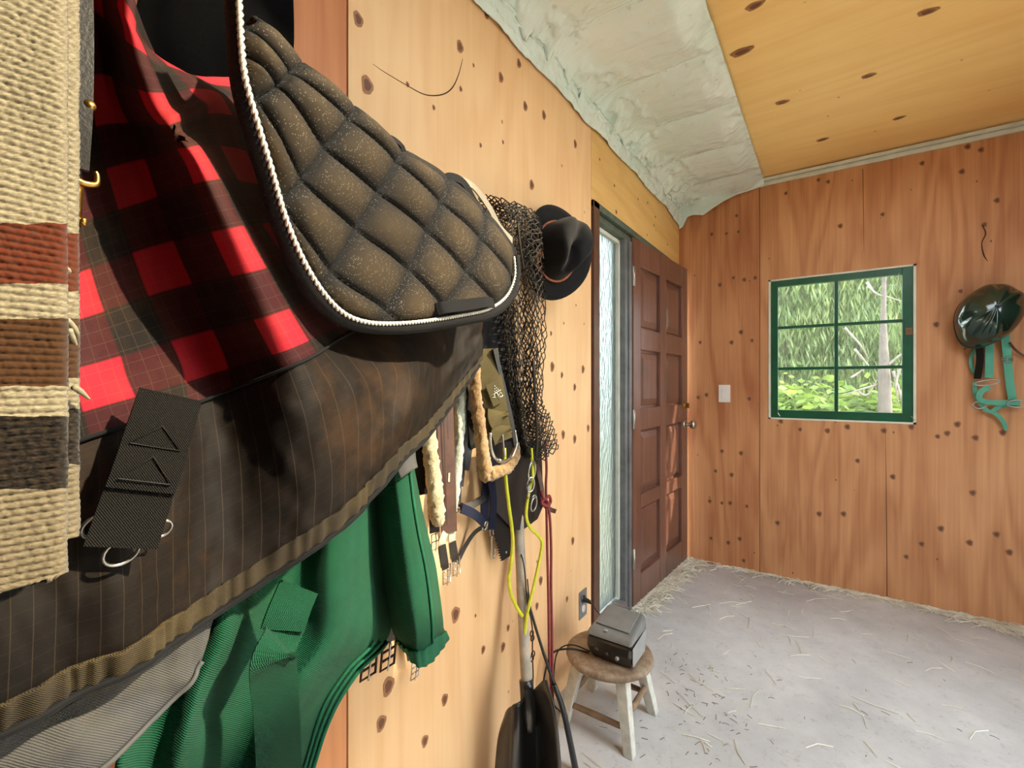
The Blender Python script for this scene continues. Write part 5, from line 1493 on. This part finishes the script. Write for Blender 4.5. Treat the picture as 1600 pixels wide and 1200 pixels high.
# ------------------------------------------------------------------ helmet and teal halter on the far wall
HELM = NT('glossy bottle green shell')
hv = HELM.coord(); hf = HELM.noise(hv, 20, 5)
HELM.set(color=HELM.ramp(hf, [(.35, srgb(12, 38, 32)), (.7, srgb(20, 58, 50))]), rough=0.16, coat=0.6, spec=0.6)
hp = ony(1547, 488, 3.25)
helmet = thing('riding_helmet', (hp.x, hp.y, hp.z - .15), 'glossy dark green riding helmet hung on the orange wall', 'helmet')
hu = Vector((0.02, -0.97, 0.16)).normalized()       # crown points into the room
hf_ = Vector((-.42, -.05, -.90)); hf_ = (hf_ - hu * hf_.dot(hu)).normalized(); hs_ = hu.cross(hf_)
V, F = [], []
na, nb_ = 56, 22
for i in range(nb_):
    th = (i / (nb_ - 1)) * R(100)
    for k in range(na):
        a = 2 * math.pi * k / na
        ca, sa = math.cos(a), math.sin(a)
        st_, ct = math.sin(th), math.cos(th)
        ln_, wd = .152, .120
        bump_ = 0.0
        for a0 in (0.55, -0.55, 2.5, -2.5):                       # raised strakes and vent hollows
            da = math.atan2(math.sin(a - a0), math.cos(a - a0))
            bump_ += 0.010 * math.exp(-(da / .16) ** 2) * math.exp(-((th - R(48)) / R(26)) ** 2)
            bump_ -= 0.013 * math.exp(-((abs(da) - .34) / .10) ** 2) * math.exp(-((th - R(52)) / R(15)) ** 2)
        bump_ += 0.006 * math.exp(-(sa / .2) ** 2) * math.exp(-((th - R(30)) / R(30)) ** 2)
        peak = 0.030 * max(0, ca) ** 4 * max(0, (th - R(72)) / R(28)) ** 1.2
        p = Vector(hp) + hf_ * (ca * st_ * (ln_ + bump_ + peak)) + hs_ * (sa * st_ * (wd + bump_)) + hu * (ct * (.125 + bump_) - .02 - .6 * peak)
        V.append(tuple(p))
for i in range(nb_ - 1):
    for k in range(na):
        l = (k + 1) % na
        F.append((i * na + k, (i + 1) * na + k, (i + 1) * na + l, i * na + l))
F.append(tuple(range(na)))
mk('shell', V, F, HELM.m, helmet, solid=.006)
v, f = tube_vf([V[(nb_ - 1) * na + k] for k in range(na)], .004, 6, True); mk('rim_trim', v, f, BPLAS, helmet)
for dx_, w0 in ((-.028, .6), ):
    strap('chin_strap', [ony(1528, 528, 3.27), ony(1531, 560, 3.30), ony(1527, 592, 3.325)], .028, .003, (0, -1, 0), BLKWEB, helmet)
strap('liner_strap', [ony(1506, 546, 3.33), ony(1522, 536, 3.30), ony(1535, 532, 3.28)], .008, .003, (0, -1, 0), LEATHR, helmet)
strap('liner_strap', [ony(1577, 535, 3.30), ony(1588, 548, 3.33), ony(1606, 560, 3.34)], .010, .003, (0, -1, 0), LEATHR, helmet)
lathe('hook', [(.004, 0), (.005, .06), (.004, .09)], (hp.x, LY, hp.z + .03), (0, -1, .2), STEEL, helmet, 8)

TEAL = fabric('teal webbing', srgb(104, 186, 160), 0.0022, 0.12, 0.7, 0.7)
th_ = thing('teal_halter', tuple(ony(1560, 668, 3.33)), 'teal webbing halter hanging below the green helmet', 'halter')
NB = (0, -1, 0)
Yh = 3.325
q_ = lambda px, py, y=Yh: ony(px, py, y)
strap('cheek_strap', [q_(1545, 520), q_(1546, 555), q_(1545, 590)], .031, .004, NB, TEAL, th_)
strap('cheek_strap', [q_(1570, 520), q_(1574, 560), q_(1578, 600), q_(1582, 624)], .031, .004, NB, TEAL, th_)
strap('crown_strap', [q_(1526, 545, 3.335), q_(1518, 556, 3.34), q_(1517, 570, 3.34), q_(1523, 584, 3.335)], .014, .004, NB, TEAL, th_)
strap('noseband', [q_(1546, 604, 3.315), q_(1533, 612, 3.305), q_(1530, 622, 3.31), q_(1540, 628, 3.315), q_(1562, 629, 3.31), q_(1594, 629, 3.31)], .024, .004, NB, TEAL, th_)
strap('chin_strap', [q_(1523, 597, 3.335), q_(1524, 615, 3.33), q_(1533, 632, 3.325), q_(1542, 641, 3.32)], .017, .004, NB, TEAL, th_)
strap('chin_strap', [q_(1594, 632, 3.325), q_(1566, 634, 3.325), q_(1548, 644, 3.322)], .018, .004, NB, TEAL, th_)
strap('lead_or_shadow', [q_(1537, 640, 3.325), q_(1555, 646, 3.325), q_(1567, 658, 3.33), q_(1572, 672, 3.335)], .017, .004, NB, TEAL, th_)
ring('square_ring', q_(1542, 598, 3.315), (1, 0, .15), (0, 0, 1), .046, .013, .0032, GALV, th_, 24, 6)
ring('ring', q_(1530, 633, 3.315), (1, 0, 0), (0, .1, 1), .023, .018, .003, GALV, th_, 20, 6)
ring('ring', q_(1590, 631, 3.30), (1, 0, 0), (0, .1, 1), .036, .018, .003, GALV, th_, 20, 6)
buckle('buckle', q_(1574, 562, 3.315), .040, .022, th_, GALV, (1, 0, .1), (0, 0, 1), True, 1, .0022)

# ------------------------------------------------------------------ straw and chaff on the floor
STRAW = NT('pale straw')
STRAW.set(color=STRAW.ramp(STRAW.noise(STRAW.coord(), 9, 4), [(.3, srgb(206, 198, 172)), (.7, srgb(250, 246, 234))]), rough=.7)
CHAFF = plain('dark chaff', srgb(112, 102, 86), .9)
def strands(name, pts, L, r, mat, label, lift_=0.0):
    mat = getattr(mat, 'm', mat)
    rng = np.random.default_rng(len(pts) * 7 + int(L * 1000))
    parts = []
    for (x, y, z) in pts:
        a = rng.random() * 6.283; l = L * (0.35 + rng.random()); b = a + (rng.random() - .5) * .8
        p0 = np.array([x, y, z + r]); m = p0 + np.array([math.cos(a), math.sin(a), 0]) * l * .5; p1 = m + np.array([math.cos(b), math.sin(b), 0]) * l * .5
        m[2] += lift_ * rng.random(); p1[2] += lift_ * rng.random() * .5
        for q in (p0, m, p1):
            q[0] = min(max(q[0], .004), WX - .01); q[1] = min(q[1], LY - .004)
        parts.append(tube_vf([p0, m, p1], r, 3))
    v, f = merge(parts)
    o = mk(name, v, f, mat, None, smooth=False); o['kind'] = 'stuff'; o['label'] = label; o['category'] = 'straw'
    return o
rng = np.random.default_rng(77)
pts = []
for k in range(620):                               # drift along the foot of the door
    t_ = rng.random()
    base = DH + DD * (t_ * .93) + DN * (0.004 + abs(rng.normal()) * (.035 + .03 * (t_ > .8)))
    pts.append((base.x, base.y, rng.random() * .012))
strands('straw_drift', pts, .08, .0025, STRAW, 'drift of pale straw along the foot of the door', .02)
pts = []
for k in range(650):                               # along the far wall, thick at the right
    u = rng.random()
    x = .25 + 1.6 * u ** .7
    pts.append((x, LY - .005 - abs(rng.normal()) * (.012 + .09 * max(0, (x - 1.2) / .6) ** 1.5), rng.random() * .008))
strands('straw_drift', pts, .085, .0021, STRAW, 'thin line of straw along the foot of the orange wall', .012)
pts = [(.15 + rng.random() * 1.6, 1.1 + rng.random() * 2.2, 0) for k in range(170)]
strands('scattered_straw', pts, .11, .0017, STRAW, 'single straws scattered over the concrete floor', .006)
pts = []
for cx_, cy_, n_, s_ in ((.42, 2.05, 26, .08), (.50, 1.85, 28, .10), (.45, 1.60, 30, .12), (.75, 2.0, 10, .2), (.95, 1.9, 8, .3), (.7, 2.5, 6, .3), (1.2, 2.3, 10, .3)):
    pts += [(cx_ + rng.normal() * s_, cy_ + rng.normal() * s_, 0) for k in range(n_)]
strands('chaff', pts, .022, .0011, CHAFF, 'dark crumbs of chaff littering the floor by the stool', .004)
